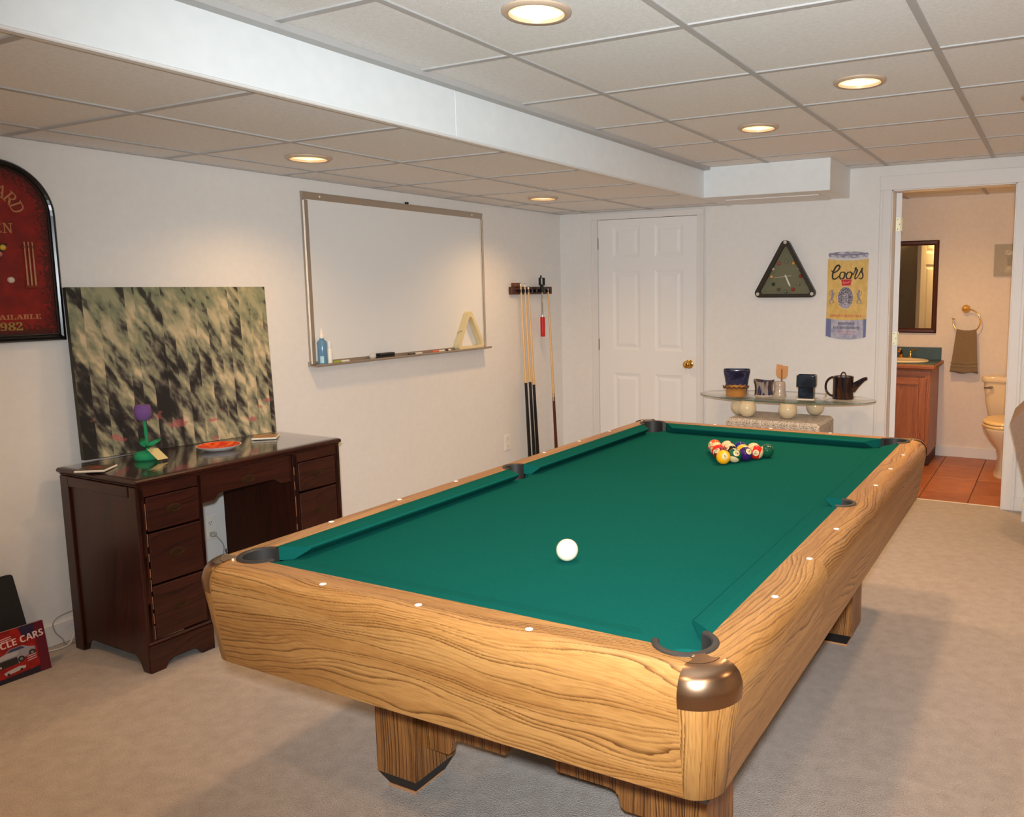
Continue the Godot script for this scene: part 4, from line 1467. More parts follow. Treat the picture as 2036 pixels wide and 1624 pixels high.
func things_on_desk() -> void:
	var dx := Transform3D(Basis(Vector3.UP, PI / 2 - 0.013), Vector3(0.6051, DESK_H, -1.0018))
	# two sheets of plate glass lie on the top
	var gm := mat(Color(0.3, 0.4, 0.36, 0.03), 0.015)
	gm.transparency = BaseMaterial3D.TRANSPARENCY_ALPHA
	gm.metallic_specular = 0.9
	for s in 2:
		var g := thing("glass_sheet", "clear glass sheet covering the end of the desk top beneath the flower" if s == 0 else "clear glass sheet covering the end of the desk top beneath the plate", "glass", dx * Vector3(0.208 if s == 0 else 0.682, 0, -DESK_D / 2 - 0.003), PI / 2 - 0.013, "glass sheets on the desk")
		part(g, "pane", MB.new().box(Vector3(0, 0.003, 0), Vector3(0.412 if s == 0 else 0.532, 0.005, DESK_D + 0.004), 0.001), gm)
	var gy := DESK_H + 0.0056
	# leaning canvas
	var im := abstract_painting()
	var c := thing("leaning_canvas", "large abstract canvas of dark and olive vertical strips leaning on the wall", "painting")
	var t := 0.1672
	var lean := 0.0433
	var w := 0.8356
	var h := 0.70
	var u := Vector3(sin(t), 0, -cos(t))
	var n := Vector3(-cos(t), 0, -sin(t))
	var up := Vector3(0, cos(lean), 0) + n * sin(lean)
	var out := u.cross(up)
	c.transform = Transform3D(Basis(u, up, out), Vector3(0.0805, gy + 0.001, -1.1133) + u * w / 2 + up * h / 2 - out * 0.034)
	canvas_box(c, w, h, 0.034, picture_mat(im, 0.8), mat(rgb(58, 56, 44), 0.9))
	# purple flower toy with a tag
	var f := thing("felt_flower", "purple felt tulip on a green stem and round green foot, tag attached", "toy flower", Vector3(0.285, gy, -1.245), 0.5)
	var green := mat(rgb(22, 140, 92), 0.85)
	part(f, "foot", MB.new().lathe([Vector2(0.0, 0.0), Vector2(0.040, 0.0), Vector2(0.045, 0.006), Vector2(0.044, 0.022), Vector2(0.034, 0.032), Vector2(0.0, 0.036)], 30), green)
	part(f, "stem", MB.new().tube([Vector3(0.008, 0.03, 0), Vector3(0.006, 0.09, 0), Vector3(0.002, 0.165, 0)], 0.006, 10), green)
	for s in [[-0.5, 0.9], [2.4, 0.85], [1.2, 0.6]]:
		var lf := MB.new()
		lf.sphere(Vector3.ZERO, 0.03, 18, 10, Vector3(1.25, 0.24, 0.62))
		part(f, "leaf", MB.new().sphere(Vector3.ZERO, 0.03, 18, 10, Vector3(1.2, 0.24, 0.6)), green).transform = Transform3D(Basis(Vector3.UP, s[0]) * Basis(Vector3.BACK, 0.5 * s[1]), Vector3(0.006 + cos(s[0]) * 0.03, 0.06 + 0.004 * s[1], -sin(s[0]) * 0.03))
	var bl := MB.new()
	bl.lathe([Vector2(0.0, 0.158), Vector2(0.02, 0.162), Vector2(0.031, 0.178), Vector2(0.0325, 0.198), Vector2(0.028, 0.222), Vector2(0.022, 0.224), Vector2(0.0, 0.215)], 24)
	part(f, "bloom", bl, mat(rgb(112, 78, 140), 0.9))
	var tg := MB.new()
	tg.box(Vector3(0, 0, 0), Vector3(0.085, 0.0012, 0.042), 0.0, Transform3D(Basis(Vector3.UP, -0.6) * Basis(Vector3.BACK, -0.42), Vector3(0.062, 0.026, 0.028)))
	part(f, "paper_tag", tg, mat(rgb(212, 196, 140), 0.8))
	# painted plate
	var pm := Image.create(128, 128, false, Image.FORMAT_RGB8)
	var nz := noise(17, 0.03, 3)
	for y in 128:
		for x in 128:
			var q := rgb(196, 40, 24).lerp(rgb(226, 112, 26), clampf(0.4 + 1.3 * nz.get_noise_2d(x * 1.6, y), 0, 1))
			pm.set_pixel(x, y, q)
	var p := thing("painted_plate", "small white plate painted orange and red inside, on the desk glass", "plate", Vector3(0.366, gy, -1.517))
	part(p, "plate_body", MB.new().lathe([Vector2(0.0, 0.0), Vector2(0.062, 0.0), Vector2(0.088, 0.017), Vector2(0.0895, 0.0185), Vector2(0.087, 0.0185), Vector2(0.06, 0.004), Vector2(0.0, 0.003)], 44), mat(rgb(236, 234, 238), 0.35))
	var pl := MB.new()
	pl.lathe([Vector2(0.086, 0.0188), Vector2(0.06, 0.0046), Vector2(0.0, 0.0036)], 44)
	for k in pl.V.size():
		pl.U[k] = Vector2(pl.V[k].x, pl.V[k].z) / 0.18 + Vector2(0.5, 0.5)
	part(p, "painted_glaze", pl, picture_mat(pm, 0.3))
	# picture coasters
	for s in 2:
		var ci := Image.create(64, 64, false, Image.FORMAT_RGB8)
		ci.fill(rgb(96, 78, 62) if s == 0 else rgb(150, 122, 84))
		for k in 60:
			dab(ci, Vector2((k * 37) % 64, (k * 23) % 64), 4.0, Color(rgb(60, 44, 38) if s == 0 else rgb(176, 138, 84), 0.4))
		for k in 14:
			dab(ci, Vector2(24 + (k * 7) % 20, 24 + (k * 5) % 16), 5.0, Color(rgb(168, 70, 44), 0.5))
		var co := thing("picture_coaster", "square picture coaster with a dark red print by the flower" if s == 0 else "square picture coaster with a tan print against the canvas, past the plate", "coaster", Vector3(0.315, gy, -1.026) if s == 0 else Vector3(0.325, gy, -1.79), 0.62 if s == 0 else 0.75, "picture coasters on the desk")
		part(co, "coaster_base", MB.new().box(Vector3(0, 0.006, 0), Vector3(0.108, 0.008, 0.108), 0.002), mat(rgb(226, 220, 206), 0.5))
		var q := MB.new()
		q.quad(Vector3(-0.052, 0.0102, -0.052), Vector3(0.052, 0.0102, -0.052), Vector3(0.052, 0.0102, 0.052), Vector3(-0.052, 0.0102, 0.052), Vector3.UP)
		part(co, "print", q, picture_mat(ci, 0.35))
		part(co, "cork_pad", MB.new().box(Vector3(0, 0.001, 0), Vector3(0.09, 0.002, 0.09)), M.black)

func abstract_painting() -> Image:
	var W := 720
	var H := 600
	var im := Image.create(W, H, false, Image.FORMAT_RGB8)
	var n1 := noise(301, 0.0042, 3)
	var n2 := noise(302, 0.014, 3)
	var n3 := noise(303, 0.045, 2)
	var ramp := Gradient.new()
	ramp.offsets = PackedFloat32Array([0.0, 0.2, 0.36, 0.5, 0.64, 0.8, 1.0])
	ramp.colors = PackedColorArray([rgb(26, 23, 21), rgb(52, 46, 41), rgb(92, 86, 75), rgb(124, 122, 98), rgb(142, 139, 112), rgb(170, 156, 122), rgb(200, 180, 146)])
	var edges := [0]
	var rng := RandomNumberGenerator.new()
	rng.seed = 9
	while edges[edges.size() - 1] < W:
		edges.append(edges[edges.size() - 1] + 34 + rng.randi() % 18)
	for s in edges.size() - 1:
		var ox := rng.randf_range(-40, 40)
		var oy := rng.randf_range(-160, 160)
		var shift := rng.randf_range(-0.17, 0.17)
		var lean := rng.randf_range(0.3, 0.6)
		for x in range(edges[s], mini(edges[s + 1], W)):
			for y in H:
				var q := float(x) - y * lean
				var fx := float(x) / W
				var fy := float(y) / H
				# long diagonal smears, broken from one strip to the next
				var v := 0.42 + shift + 0.75 * n1.get_noise_2d(q * 2.6 + ox, y * 0.9 + oy) + 0.52 * n2.get_noise_2d(q * 1.7 + ox, y * 0.65) + 0.13 * n3.get_noise_2d(q * 1.2, y * 0.8)
				v += 0.2 - 0.34 * smoothstep(0.2, 0.7, fy) * (1.0 - 0.8 * smoothstep(0.3, 0.9, fx))
				var c := ramp.sample(clampf(v, 0, 1))
				var g := clampf(0.5 - fy * 1.1 + 0.4 * n2.get_noise_2d(x * 0.5, y * 0.5), 0, 0.55)
				c = c.lerp(rgb(98, 110, 84) if v > 0.4 else rgb(44, 48, 38), g)
				var pk := n2.get_noise_2d(x * 0.5 + 900, y * 0.9)
				if fy > 0.76 and pk > 0.4:
					c = c.lerp(rgb(176, 84, 84), clampf((pk - 0.4) * 4.0, 0, 0.6))
				im.set_pixel(x, y, c)
	return im

# ------------------------------------------------------------------ along the whiteboard wall
func wall_items() -> void:
	plaque()
	whiteboard()
	cues()
	# sockets
	socket("wall outlet low between the whiteboard and the cue rack", Vector3(0, 0.3075, -4.131), false)
	socket("wall outlet seen through the desk kneehole with a plug in it", Vector3(0, 0.30, -1.70), true)
	# cords by the desk
	var c1 := thing("loop_cord", "thin grey cord looping from behind the desk to the floor", "cord", Vector3(0.03, 0, -1.0))
	part(c1, "cord_wire", MB.new().tube(bend([Vector3(0, 0.125, -0.12), Vector3(0, 0.128, -0.03), Vector3(0.0, 0.112, 0.03), Vector3(0.005, 0.07, 0.035), Vector3(0.01, 0.03, 0.012), Vector3(0.016, 0.004, 0.0), Vector3(0.02, 0.004, -0.06)]), 0.002, 6), mat(rgb(150, 144, 138), 0.5))
	var c2 := thing("white_cord", "white power cord running along the skirting behind the desk", "cord", Vector3(0.03, 0, -1.0))
	part(c2, "cord_wire", MB.new().tube(bend([Vector3(0.01, 0.06, -0.1), Vector3(0.012, 0.055, -0.045), Vector3(0.02, 0.03, -0.025), Vector3(0.03, 0.006, 0.0), Vector3(0.034, 0.004, 0.04), Vector3(0.02, 0.004, 0.09), Vector3(0.01, 0.004, 0.2)]), 0.003, 8), mat(rgb(214, 208, 200), 0.45))
	# black panel and a car book on the floor
	var bp := thing("black_panel", "flat black board leaning on the wall behind the red car book", "board")
	bp.transform = Transform3D(Basis(Vector3.UP, PI / 2) * Basis(Vector3.RIGHT, -0.2), Vector3(0.106, 0.0, -0.66))
	part(bp, "board_sheet", MB.new().prism(rounded([Vector2(-0.2, 0.002), Vector2(0.195, 0.002), Vector2(0.172, 0.36), Vector2(-0.2, 0.36)], 0.012, 4), -0.008, 0.008), mat(rgb(24, 24, 25), 0.6))
	car_book()

func bend(pts: Array) -> Array:
	var cv := Curve3D.new()
	cv.bake_interval = 0.008
	for k in pts.size():
		var t := Vector3.ZERO
		if k > 0 and k < pts.size() - 1:
			t = (pts[k + 1] - pts[k - 1]) / 5.0
		cv.add_point(pts[k], -t, t)
	return Array(cv.get_baked_points())

func socket(label: String, at: Vector3, plug: bool) -> void:
	var o := thing("wall_outlet", label, "outlet", at, PI / 2, "wall outlets")
	part(o, "face_plate", MB.new().box(Vector3(0, 0, 0.003), Vector3(0.07, 0.115, 0.006), 0.0025), M.plastic)
	for s in [-1, 1]:
		var b := MB.new().prism(rounded([Vector2(-0.016, s * 0.026 - 0.014), Vector2(0.016, s * 0.026 - 0.014), Vector2(0.016, s * 0.026 + 0.014), Vector2(-0.016, s * 0.026 + 0.014)], 0.008, 4), 0.006, 0.0075)
		var r := part(o, "receptacle", b, M.plastic)
		var sl := MB.new()
		sl.box(Vector3(-0.006, s * 0.026 + 0.003, 0.0077), Vector3(0.002, 0.008, 0.0006))
		sl.box(Vector3(0.006, s * 0.026 + 0.003, 0.0077), Vector3(0.002, 0.008, 0.0006))
		sl.lathe([Vector2(0.0, 0.0), Vector2(0.0024, 0.0), Vector2(0.0024, 0.0005), Vector2(0.0, 0.0005)], 8, Transform3D(Basis(Vector3.RIGHT, PI / 2), Vector3(0, s * 0.026 - 0.007, 0.0075)))
		part(r, "slots", sl, M.black)
	if plug:
		var p := thing("plug_cord", "pale plug and drooping cord in the outlet behind the desk", "plug", at + Vector3(0.0085, -0.028, 0))
		part(p, "plug_body", MB.new().box(Vector3(0.014, 0, 0), Vector3(0.026, 0.022, 0.026), 0.005), mat(rgb(190, 184, 176), 0.5))
		part(p, "cord_wire", MB.new().tube(bend([Vector3(0.026, 0, 0), Vector3(0.04, -0.02, -0.01), Vector3(0.035, -0.06, -0.035), Vector3(0.025, -0.10, -0.04), Vector3(0.02, -0.17, -0.02), Vector3(0.02, -0.268, 0.0)]), 0.0025, 6), mat(rgb(176, 168, 162), 0.5))
		part(p, "clip", MB.new().tube([Vector3(0.025, -0.085, -0.055), Vector3(0.027, -0.098, -0.052), Vector3(0.025, -0.108, -0.058)], 0.004, 6), mat(rgb(70, 66, 64), 0.5))

func plaque() -> void:
	# arched pub plaque, mostly outside the photograph
	var cz := -0.923
	var r := 0.2
	var ysp := 1.73
	var o := thing("arched_plaque", "arched red pub plaque with a black frame and gold lettering", "plaque", Vector3(0, 1.24, cz), PI / 2)
	# local x runs towards -z of the room
	var shape := func(q: float) -> PackedVector2Array:
		var p := PackedVector2Array([Vector2(-r + q, q), Vector2(r - q, q)])
		p.append_array(arc(Vector2(0, ysp - 1.24), r - q, 0.0, PI, 28))
		return p
	var im := Image.create(256, 448, false, Image.FORMAT_RGB8)
	var nz := noise(55, 0.02, 4)
	for y in 448:
		for x in 256:
			var c := rgb(112, 12, 8).lerp(rgb(138, 20, 12), clampf(0.5 + nz.get_noise_2d(x, y), 0, 1))
			# black sponged border printed round the edge
			var px := (x / 255.0 - 0.5) * 0.4
			var py := 0.69 - y / 447.0 * 0.69
			var edge := minf(0.2 - absf(px), py) if py < 0.49 else 0.2 - Vector2(px, py - 0.49).length()
			if edge < 0.055 + 0.05 * nz.get_noise_2d(x * 5.0, y * 5.0):
				c = c.lerp(rgb(40, 8, 8), 0.55 if edge > 0.035 + 0.04 * nz.get_noise_2d(x * 7.0 + 50.0, y * 7.0) else 0.85)
			im.set_pixel(x, y, c)
	var panel := MB.new().prism(shape.call(0.016), 0.004, 0.014)
	for k in panel.V.size():
		panel.U[k] = Vector2((panel.V[k].x + r) / (2 * r), 1.0 - panel.V[k].y / 0.69)
	part(o, "red_panel", panel, picture_mat(im, 0.45))
	# moulded frame: rings of the same arch
	var fr := MB.new()
	var pf := [Vector2(0.0, 0.0), Vector2(0.0, 0.018), Vector2(0.006, 0.026), Vector2(0.014, 0.028), Vector2(0.021, 0.024), Vector2(0.024, 0.018), Vector2(0.029, 0.017), Vector2(0.03, 0.012)]
	for k in pf.size() - 1:
		var a: PackedVector2Array = shape.call(pf[k].x)
		var b: PackedVector2Array = shape.call(pf[k + 1].x)
		var m := a.size()
		for j in m:
			var j2 := (j + 1) % m
			var ed := (a[j2] - a[j]).normalized()
			var outn := Vector2(ed.y, -ed.x)
			var e: Vector2 = pf[k + 1] - pf[k]
			var n := Vector3(outn.x * e.y, outn.y * e.y, e.x).normalized()
			fr.quad(Vector3(a[j].x, a[j].y, pf[k].y), Vector3(a[j2].x, a[j2].y, pf[k].y), Vector3(b[j2].x, b[j2].y, pf[k + 1].y), Vector3(b[j].x, b[j].y, pf[k + 1].y), n)
	part(o, "frame", fr, M.plaque_frame)
	var gold := mat(rgb(176, 122, 78), 0.5)
	var olive := mat(rgb(150, 124, 60), 0.45)
	var word := "BILLIARD"
	for k in 8:
		var a := lerpf(deg_to_rad(160), deg_to_rad(23), k / 7.0)
		lettering(o, word[k], 0.062, gold, Transform3D(Basis(Vector3.BACK, a - PI / 2), Vector3(cos(a) * 0.112 - 0.038, ysp - 1.24 + sin(a) * 0.112 - 0.02, 0.0146)), "Droid Serif", "letter", 400)
	lettering(o, "OPEN", 0.05, gold, xf(Vector3(-0.022, 0.432, 0.0146)), "Droid Serif", "lettering", 500)
	lettering(o, "AVAILABLE", 0.024, gold, xf(Vector3(0.018, 0.096, 0.0146)), "Droid Serif", "lettering", 700, 1.35)
	lettering(o, "1982", 0.042, olive, xf(Vector3(-0.006, 0.06, 0.0146)), "Droid Serif", "lettering", 700, 1.15)
	# carved miniatures: racked balls, a cue rack and a white ball
	var mini := MB.new().prism(PackedVector2Array([Vector2(-0.115, 0.375), Vector2(0.022, 0.375), Vector2(-0.046, 0.265)]), 0.0142, 0.018)
	var mt := part(o, "miniature_rack", mini, mat(rgb(34, 22, 14), 0.5))
	var bc := [rgb(216, 176, 60), rgb(190, 120, 110), rgb(60, 70, 120), rgb(180, 60, 40), rgb(90, 40, 90)]
	for i in 4:
		for j in 4 - i:
			part(mt, "miniature_ball", MB.new().sphere(Vector3(0.002 - j * 0.029 - i * 0.0145, 0.36 - i * 0.025, 0.0185), 0.0115, 14, 8), mat(bc[(i + j) % 5], 0.4))
	var mc := Node3D.new()
	put(o, mc, "miniature_cue_rack")
	for k in 3:
		part(mc, "miniature_cue", MB.new().tube([Vector3(0.078 + k * 0.014, 0.215, 0.0175), Vector3(0.078 + k * 0.014, 0.385, 0.0175)], [0.0042, 0.0028], 8), mat(rgb(172, 112, 70), 0.35))
	part(mc, "miniature_bar", MB.new().box(Vector3(0.092, 0.365, 0.017), Vector3(0.05, 0.012, 0.006), 0.001), mat(rgb(96, 30, 18), 0.4))
	part(mc, "miniature_bar", MB.new().box(Vector3(0.092, 0.213, 0.018), Vector3(0.046, 0.01, 0.008), 0.001), mat(rgb(120, 44, 24), 0.35))
	part(o, "miniature_white_ball", MB.new().sphere(Vector3(0.02, 0.238, 0.018), 0.0125, 16, 10), mat(rgb(216, 196, 180), 0.4))

func whiteboard() -> void:
	var z0 := -2.35
	var z1 := -3.885
	var y0 := 1.03
	var y1 := 1.952
	var w := z0 - z1
	var h := y1 - y0
	var o := thing("whiteboard", "wide wall whiteboard in a brownish aluminium frame with pen tray", "whiteboard", Vector3(0, (y0 + y1) / 2, (z0 + z1) / 2), PI / 2)
	# local x towards -z
	part(o, "writing_surface", MB.new().box(Vector3(0, 0, 0.01), Vector3(w - 0.04, h - 0.04, 0.012)), M.board)
	part(o, "top_rail", MB.new().prism(PackedVector2Array([Vector2(0, 0), Vector2(0.021, -0.004), Vector2(0.021, -0.012), Vector2(0.017, -0.042), Vector2(0, -0.042)]), -w / 2, w / 2, Transform3D(Basis(Vector3(0, 0, 1), Vector3(0, 1, 0), Vector3(-1, 0, 0)), Vector3(0, h / 2, 0))), M.alu)
	for s in [-1, 1]:
		var b := MB.new()
		var pw := 0.034 if s < 0 else 0.026
		b.box(Vector3(s * (w / 2 - pw / 2), -0.02, 0.0105), Vector3(pw, h - 0.05, 0.021), 0.003)
		b.box(Vector3(s * (w / 2 - 0.008), -0.02, 0.022), Vector3(0.012, h - 0.05, 0.006), 0.002)
		part(o, "side_rail", b, M.alu)
		part(o, "rivet", MB.new().lathe([Vector2(0.006, 0.0), Vector2(0.005, 0.002), Vector2(0.0, 0.003)], 12, Transform3D(Basis(Vector3.RIGHT, PI / 2), Vector3(s * (w / 2 - 0.115), h / 2 - 0.022, 0.0195))), M.white)
	# tray with a low lip
	var tray := PackedVector2Array([Vector2(0, 0.02), Vector2(0, -0.006), Vector2(0.066, -0.006), Vector2(0.07, -0.002), Vector2(0.07, 0.007), Vector2(0.066, 0.007), Vector2(0.066, -0.001), Vector2(0.018, -0.001), Vector2(0.018, 0.02)])
	part(o, "pen_tray", MB.new().prism(tray, -w / 2, w / 2 + 0.008, Transform3D(Basis(Vector3(0, 0, 1), Vector3(0, 1, 0), Vector3(-1, 0, 0)), Vector3(0, -h / 2, 0))), M.alu)
	part(o, "hook", MB.new().box(Vector3(0.03, h / 2 + 0.004, 0.012), Vector3(0.022, 0.012, 0.018), 0.003), M.black)
	var ty := y0 - 0.0008
	# blue cleaner bottle
	var sb := thing("cleaner_bottle", "clear bottle of blue whiteboard cleaner with a pointed white cap", "bottle", Vector3(0.0445, ty, -2.405))
	var blue := mat(rgb(96, 140, 172), 0.15)
	part(sb, "bottle_body", MB.new().lathe([Vector2(0.0, 0.0), Vector2(0.024, 0.0), Vector2(0.026, 0.004), Vector2(0.026, 0.118), Vector2(0.022, 0.13), Vector2(0.012, 0.138), Vector2(0.012, 0.145)], 28), blue)
	part(sb, "bottle_label", MB.new().lathe([Vector2(0.0264, 0.012), Vector2(0.0264, 0.112)], 12, Transform3D.IDENTITY, deg_to_rad(105), deg_to_rad(160)), mat(rgb(206, 218, 222), 0.5))
	part(sb, "bottle_sticker", MB.new().lathe([Vector2(0.0266, 0.012), Vector2(0.0266, 0.05)], 8, Transform3D.IDENTITY, deg_to_rad(28), deg_to_rad(72)), mat(rgb(170, 210, 226), 0.4))
	part(sb, "spout", MB.new().lathe([Vector2(0.014, 0.145), Vector2(0.014, 0.158), Vector2(0.01, 0.162), Vector2(0.0035, 0.198), Vector2(0.0, 0.2)], 20), M.plastic)
	var sp := thing("pump_bottle", "slim white pump bottle beside the blue cleaner", "bottle", Vector3(0.047, ty, -2.452))
	part(sp, "bottle_body", MB.new().lathe([Vector2(0.0, 0.0), Vector2(0.0135, 0.0), Vector2(0.014, 0.002), Vector2(0.014, 0.08), Vector2(0.01, 0.085), Vector2(0.01, 0.09)], 20), M.plastic)
	part(sp, "cap", MB.new().lathe([Vector2(0.0105, 0.09), Vector2(0.0105, 0.12), Vector2(0.008, 0.128), Vector2(0.0, 0.13)], 18), mat(rgb(226, 228, 230), 0.3))
	# markers, ball and eraser
	marker("green capped marker lying in the tray beside the bottles", Vector3(0.047, ty, -2.535), 0.05, rgb(150, 168, 40))
	var bl := thing("tray_ball", "small pale ball resting in the tray against the eraser", "ball", Vector3(0.043, ty, -2.775))
	part(bl, "ball_body", MB.new().sphere(Vector3(0, 0.0205, 0), 0.0205, 28, 16), mat(rgb(206, 200, 192), 0.25))
	var er := thing("eraser", "black felt board eraser in the pen tray", "eraser", Vector3(0.0425, ty, -2.88), PI / 2 + 0.06)
	part(er, "felt_pad", MB.new().box(Vector3(0, 0.01, 0), Vector3(0.125, 0.018, 0.04), 0.003), mat(rgb(34, 30, 28), 0.95))
	part(er, "back_shell", MB.new().box(Vector3(0, 0.026, 0), Vector3(0.127, 0.014, 0.042), 0.004), mat(rgb(26, 24, 24), 0.5))
	marker("white marker with a black cap lying in the tray", Vector3(0.05, ty, -3.13), -0.03, rgb(40, 28, 22))
	marker("orange marker lying in the tray before the triangle", Vector3(0.046, ty, -3.355), 0.03, rgb(224, 104, 62))
	marker("dark stub of a marker touching the triangle", Vector3(0.035, ty, -3.455), 0.0, rgb(50, 40, 36), 0.055)
	# cream ball triangle leaning on the board
	var tr := thing("ball_triangle", "cream plastic ball triangle leaning on the whiteboard in the tray", "ball rack")
	var tri := [Vector2(-0.155, 0.0), Vector2(0.155, 0.0), Vector2(0.0, 0.285)]
	var outer := rounded(tri, 0.028, 7)
	var inner := rounded([Vector2(-0.118, 0.021), Vector2(0.118, 0.021), Vector2(0.0, 0.238)], 0.017, 7)
	var b := MB.new()
	var m := outer.size()
	for zz in [0.0, 0.042]:
		var n := Vector3(0, 0, -1 if zz == 0.0 else 1)
		for k in m:
			var k2 := (k + 1) % m
			b.quad(Vector3(outer[k].x, outer[k].y, zz), Vector3(outer[k2].x, outer[k2].y, zz), Vector3(inner[k2].x, inner[k2].y, zz), Vector3(inner[k].x, inner[k].y, zz), n)
	for ring in [[outer, 1.0], [inner, -1.0]]:
		var rr: PackedVector2Array = ring[0]
		for k in m:
			var k2 := (k + 1) % m
			var e := (rr[k2] - rr[k]).normalized()
			var n = Vector3(e.y, -e.x, 0) * ring[1]
			b.quad(Vector3(rr[k].x, rr[k].y, 0), Vector3(rr[k2].x, rr[k2].y, 0), Vector3(rr[k2].x, rr[k2].y, 0.042), Vector3(rr[k].x, rr[k].y, 0.042), n)
	part(tr, "triangle_frame", b, mat(rgb(226, 208, 160), 0.35))
	tr.transform = Transform3D(Basis(Vector3.UP, PI / 2) * Basis(Vector3.RIGHT, -0.02), Vector3(0.0215, ty, -3.672))
	part(tr, "wire_loop", MB.new().tube([Vector3(-0.115, 0.105, 0.02), Vector3(-0.128, 0.12, 0.03), Vector3(-0.09, 0.128, 0.036), Vector3(-0.075, 0.125, 0.025)], 0.0016, 5), M.black)

func marker(label: String, at: Vector3, turn: float, cap: Color, len := 0.125) -> void:
	var o := thing("dry_marker", label, "marker", at, PI / 2 + turn, "markers in the pen tray")
	var lie := Transform3D(Basis(Vector3.BACK, -PI / 2), Vector3(0, 0.0082, 0))
	part(o, "barrel", MB.new().lathe([Vector2(0.0, len * 0.45), Vector2(0.006, len * 0.45), Vector2(0.0076, len * 0.42), Vector2(0.0076, -len * 0.1), Vector2(0.0, -len * 0.1)].map(func(v): return v), 14, lie), mat(rgb(232, 226, 214), 0.4))
	part(o, "cap", MB.new().lathe([Vector2(0.0, -len * 0.5), Vector2(0.007, -len * 0.5), Vector2(0.0082, -len * 0.47), Vector2(0.0082, -len * 0.06), Vector2(0.0, -len * 0.06)], 14, lie), mat(cap, 0.35))

func cues() -> void:
	var wd := mat(rgb(74, 34, 20), 0.35)
	var o := thing("cue_rack", "dark red wooden wall rack for cues with round clips", "cue rack", Vector3(0, 1.392, -4.468), PI / 2)
	part(o, "bar", MB.new().box(Vector3(0, 0.028, 0.014), Vector3(0.545, 0.056, 0.028), 0.004), wd)
	part(o, "chalk_ledge", MB.new().box(Vector3(-0.205, 0.07, 0.02), Vector3(0.072, 0.03, 0.04), 0.004), mat(rgb(104, 62, 40), 0.5))
	for x in [-0.184, -0.132, -0.086, -0.03, 0.03, 0.094, 0.14, 0.185]:
		var b := MB.new()
		b.lathe([Vector2(0.013, 0.0), Vector2(0.016, 0.0), Vector2(0.016, 0.022), Vector2(0.013, 0.022), Vector2(0.013, 0.0)], 18, xf(Vector3(x, 0.014, 0.046)), deg_to_rad(-230), deg_to_rad(50))
		part(o, "clip", b, M.black)
	cue("maple cue with a black butt, first in the rack by the outlet", -4.284, -4.262, 1.474, 0.74, rgb(20, 18, 18))
	cue("maple cue with a black butt, middle of the three", -4.336, -4.322, 1.470, 0.74, rgb(20, 18, 18))
	cue("maple cue with a black butt, third and shortest in the rack", -4.382, -4.372, 1.45, 0.716, rgb(20, 18, 18))
	cue("maple cue with a brown pointed butt standing alone near the corner", -4.653, -4.632, 1.435, 0.56, rgb(86, 38, 22))
	# selfie stick hung on the rack
	var s := thing("selfie_stick", "selfie stick with a red handle and black phone clamp hanging on the cue rack", "selfie stick", Vector3(0.062, 1.068, -4.545))
	part(s, "handle", MB.new().lathe([Vector2(0.0, 0.0), Vector2(0.0165, 0.0), Vector2(0.018, 0.004), Vector2(0.018, 0.146), Vector2(0.015, 0.15), Vector2(0.0, 0.15)], 20), mat(rgb(196, 22, 26), 0.5))
	part(s, "rod", MB.new().lathe([Vector2(0.0075, 0.15), Vector2(0.0075, 0.2), Vector2(0.0065, 0.202), Vector2(0.0065, 0.25), Vector2(0.0055, 0.252), Vector2(0.0055, 0.35)], 16), M.chrome)
	part(s, "neck", MB.new().box(Vector3(0, 0.363, 0), Vector3(0.026, 0.055, 0.026), 0.006), M.black)
	var cl := MB.new()
	cl.box(Vector3(0, 0.394, 0), Vector3(0.02, 0.01, 0.058), 0.002)
	cl.box(Vector3(0, 0.42, -0.026), Vector3(0.022, 0.055, 0.008), 0.002)
	cl.box(Vector3(0, 0.42, 0.026), Vector3(0.022, 0.055, 0.008), 0.002)
	cl.box(Vector3(0, 0.446, 0.012), Vector3(0.016, 0.006, 0.034), 0.002)
	cl.lathe([Vector2(0.005, 0.449), Vector2(0.006, 0.452), Vector2(0.007, 0.462), Vector2(0.004, 0.466), Vector2(0.0, 0.466)], 12, xf(Vector3(0, 0, 0.012)))
	part(s, "phone_clamp", cl, M.black)

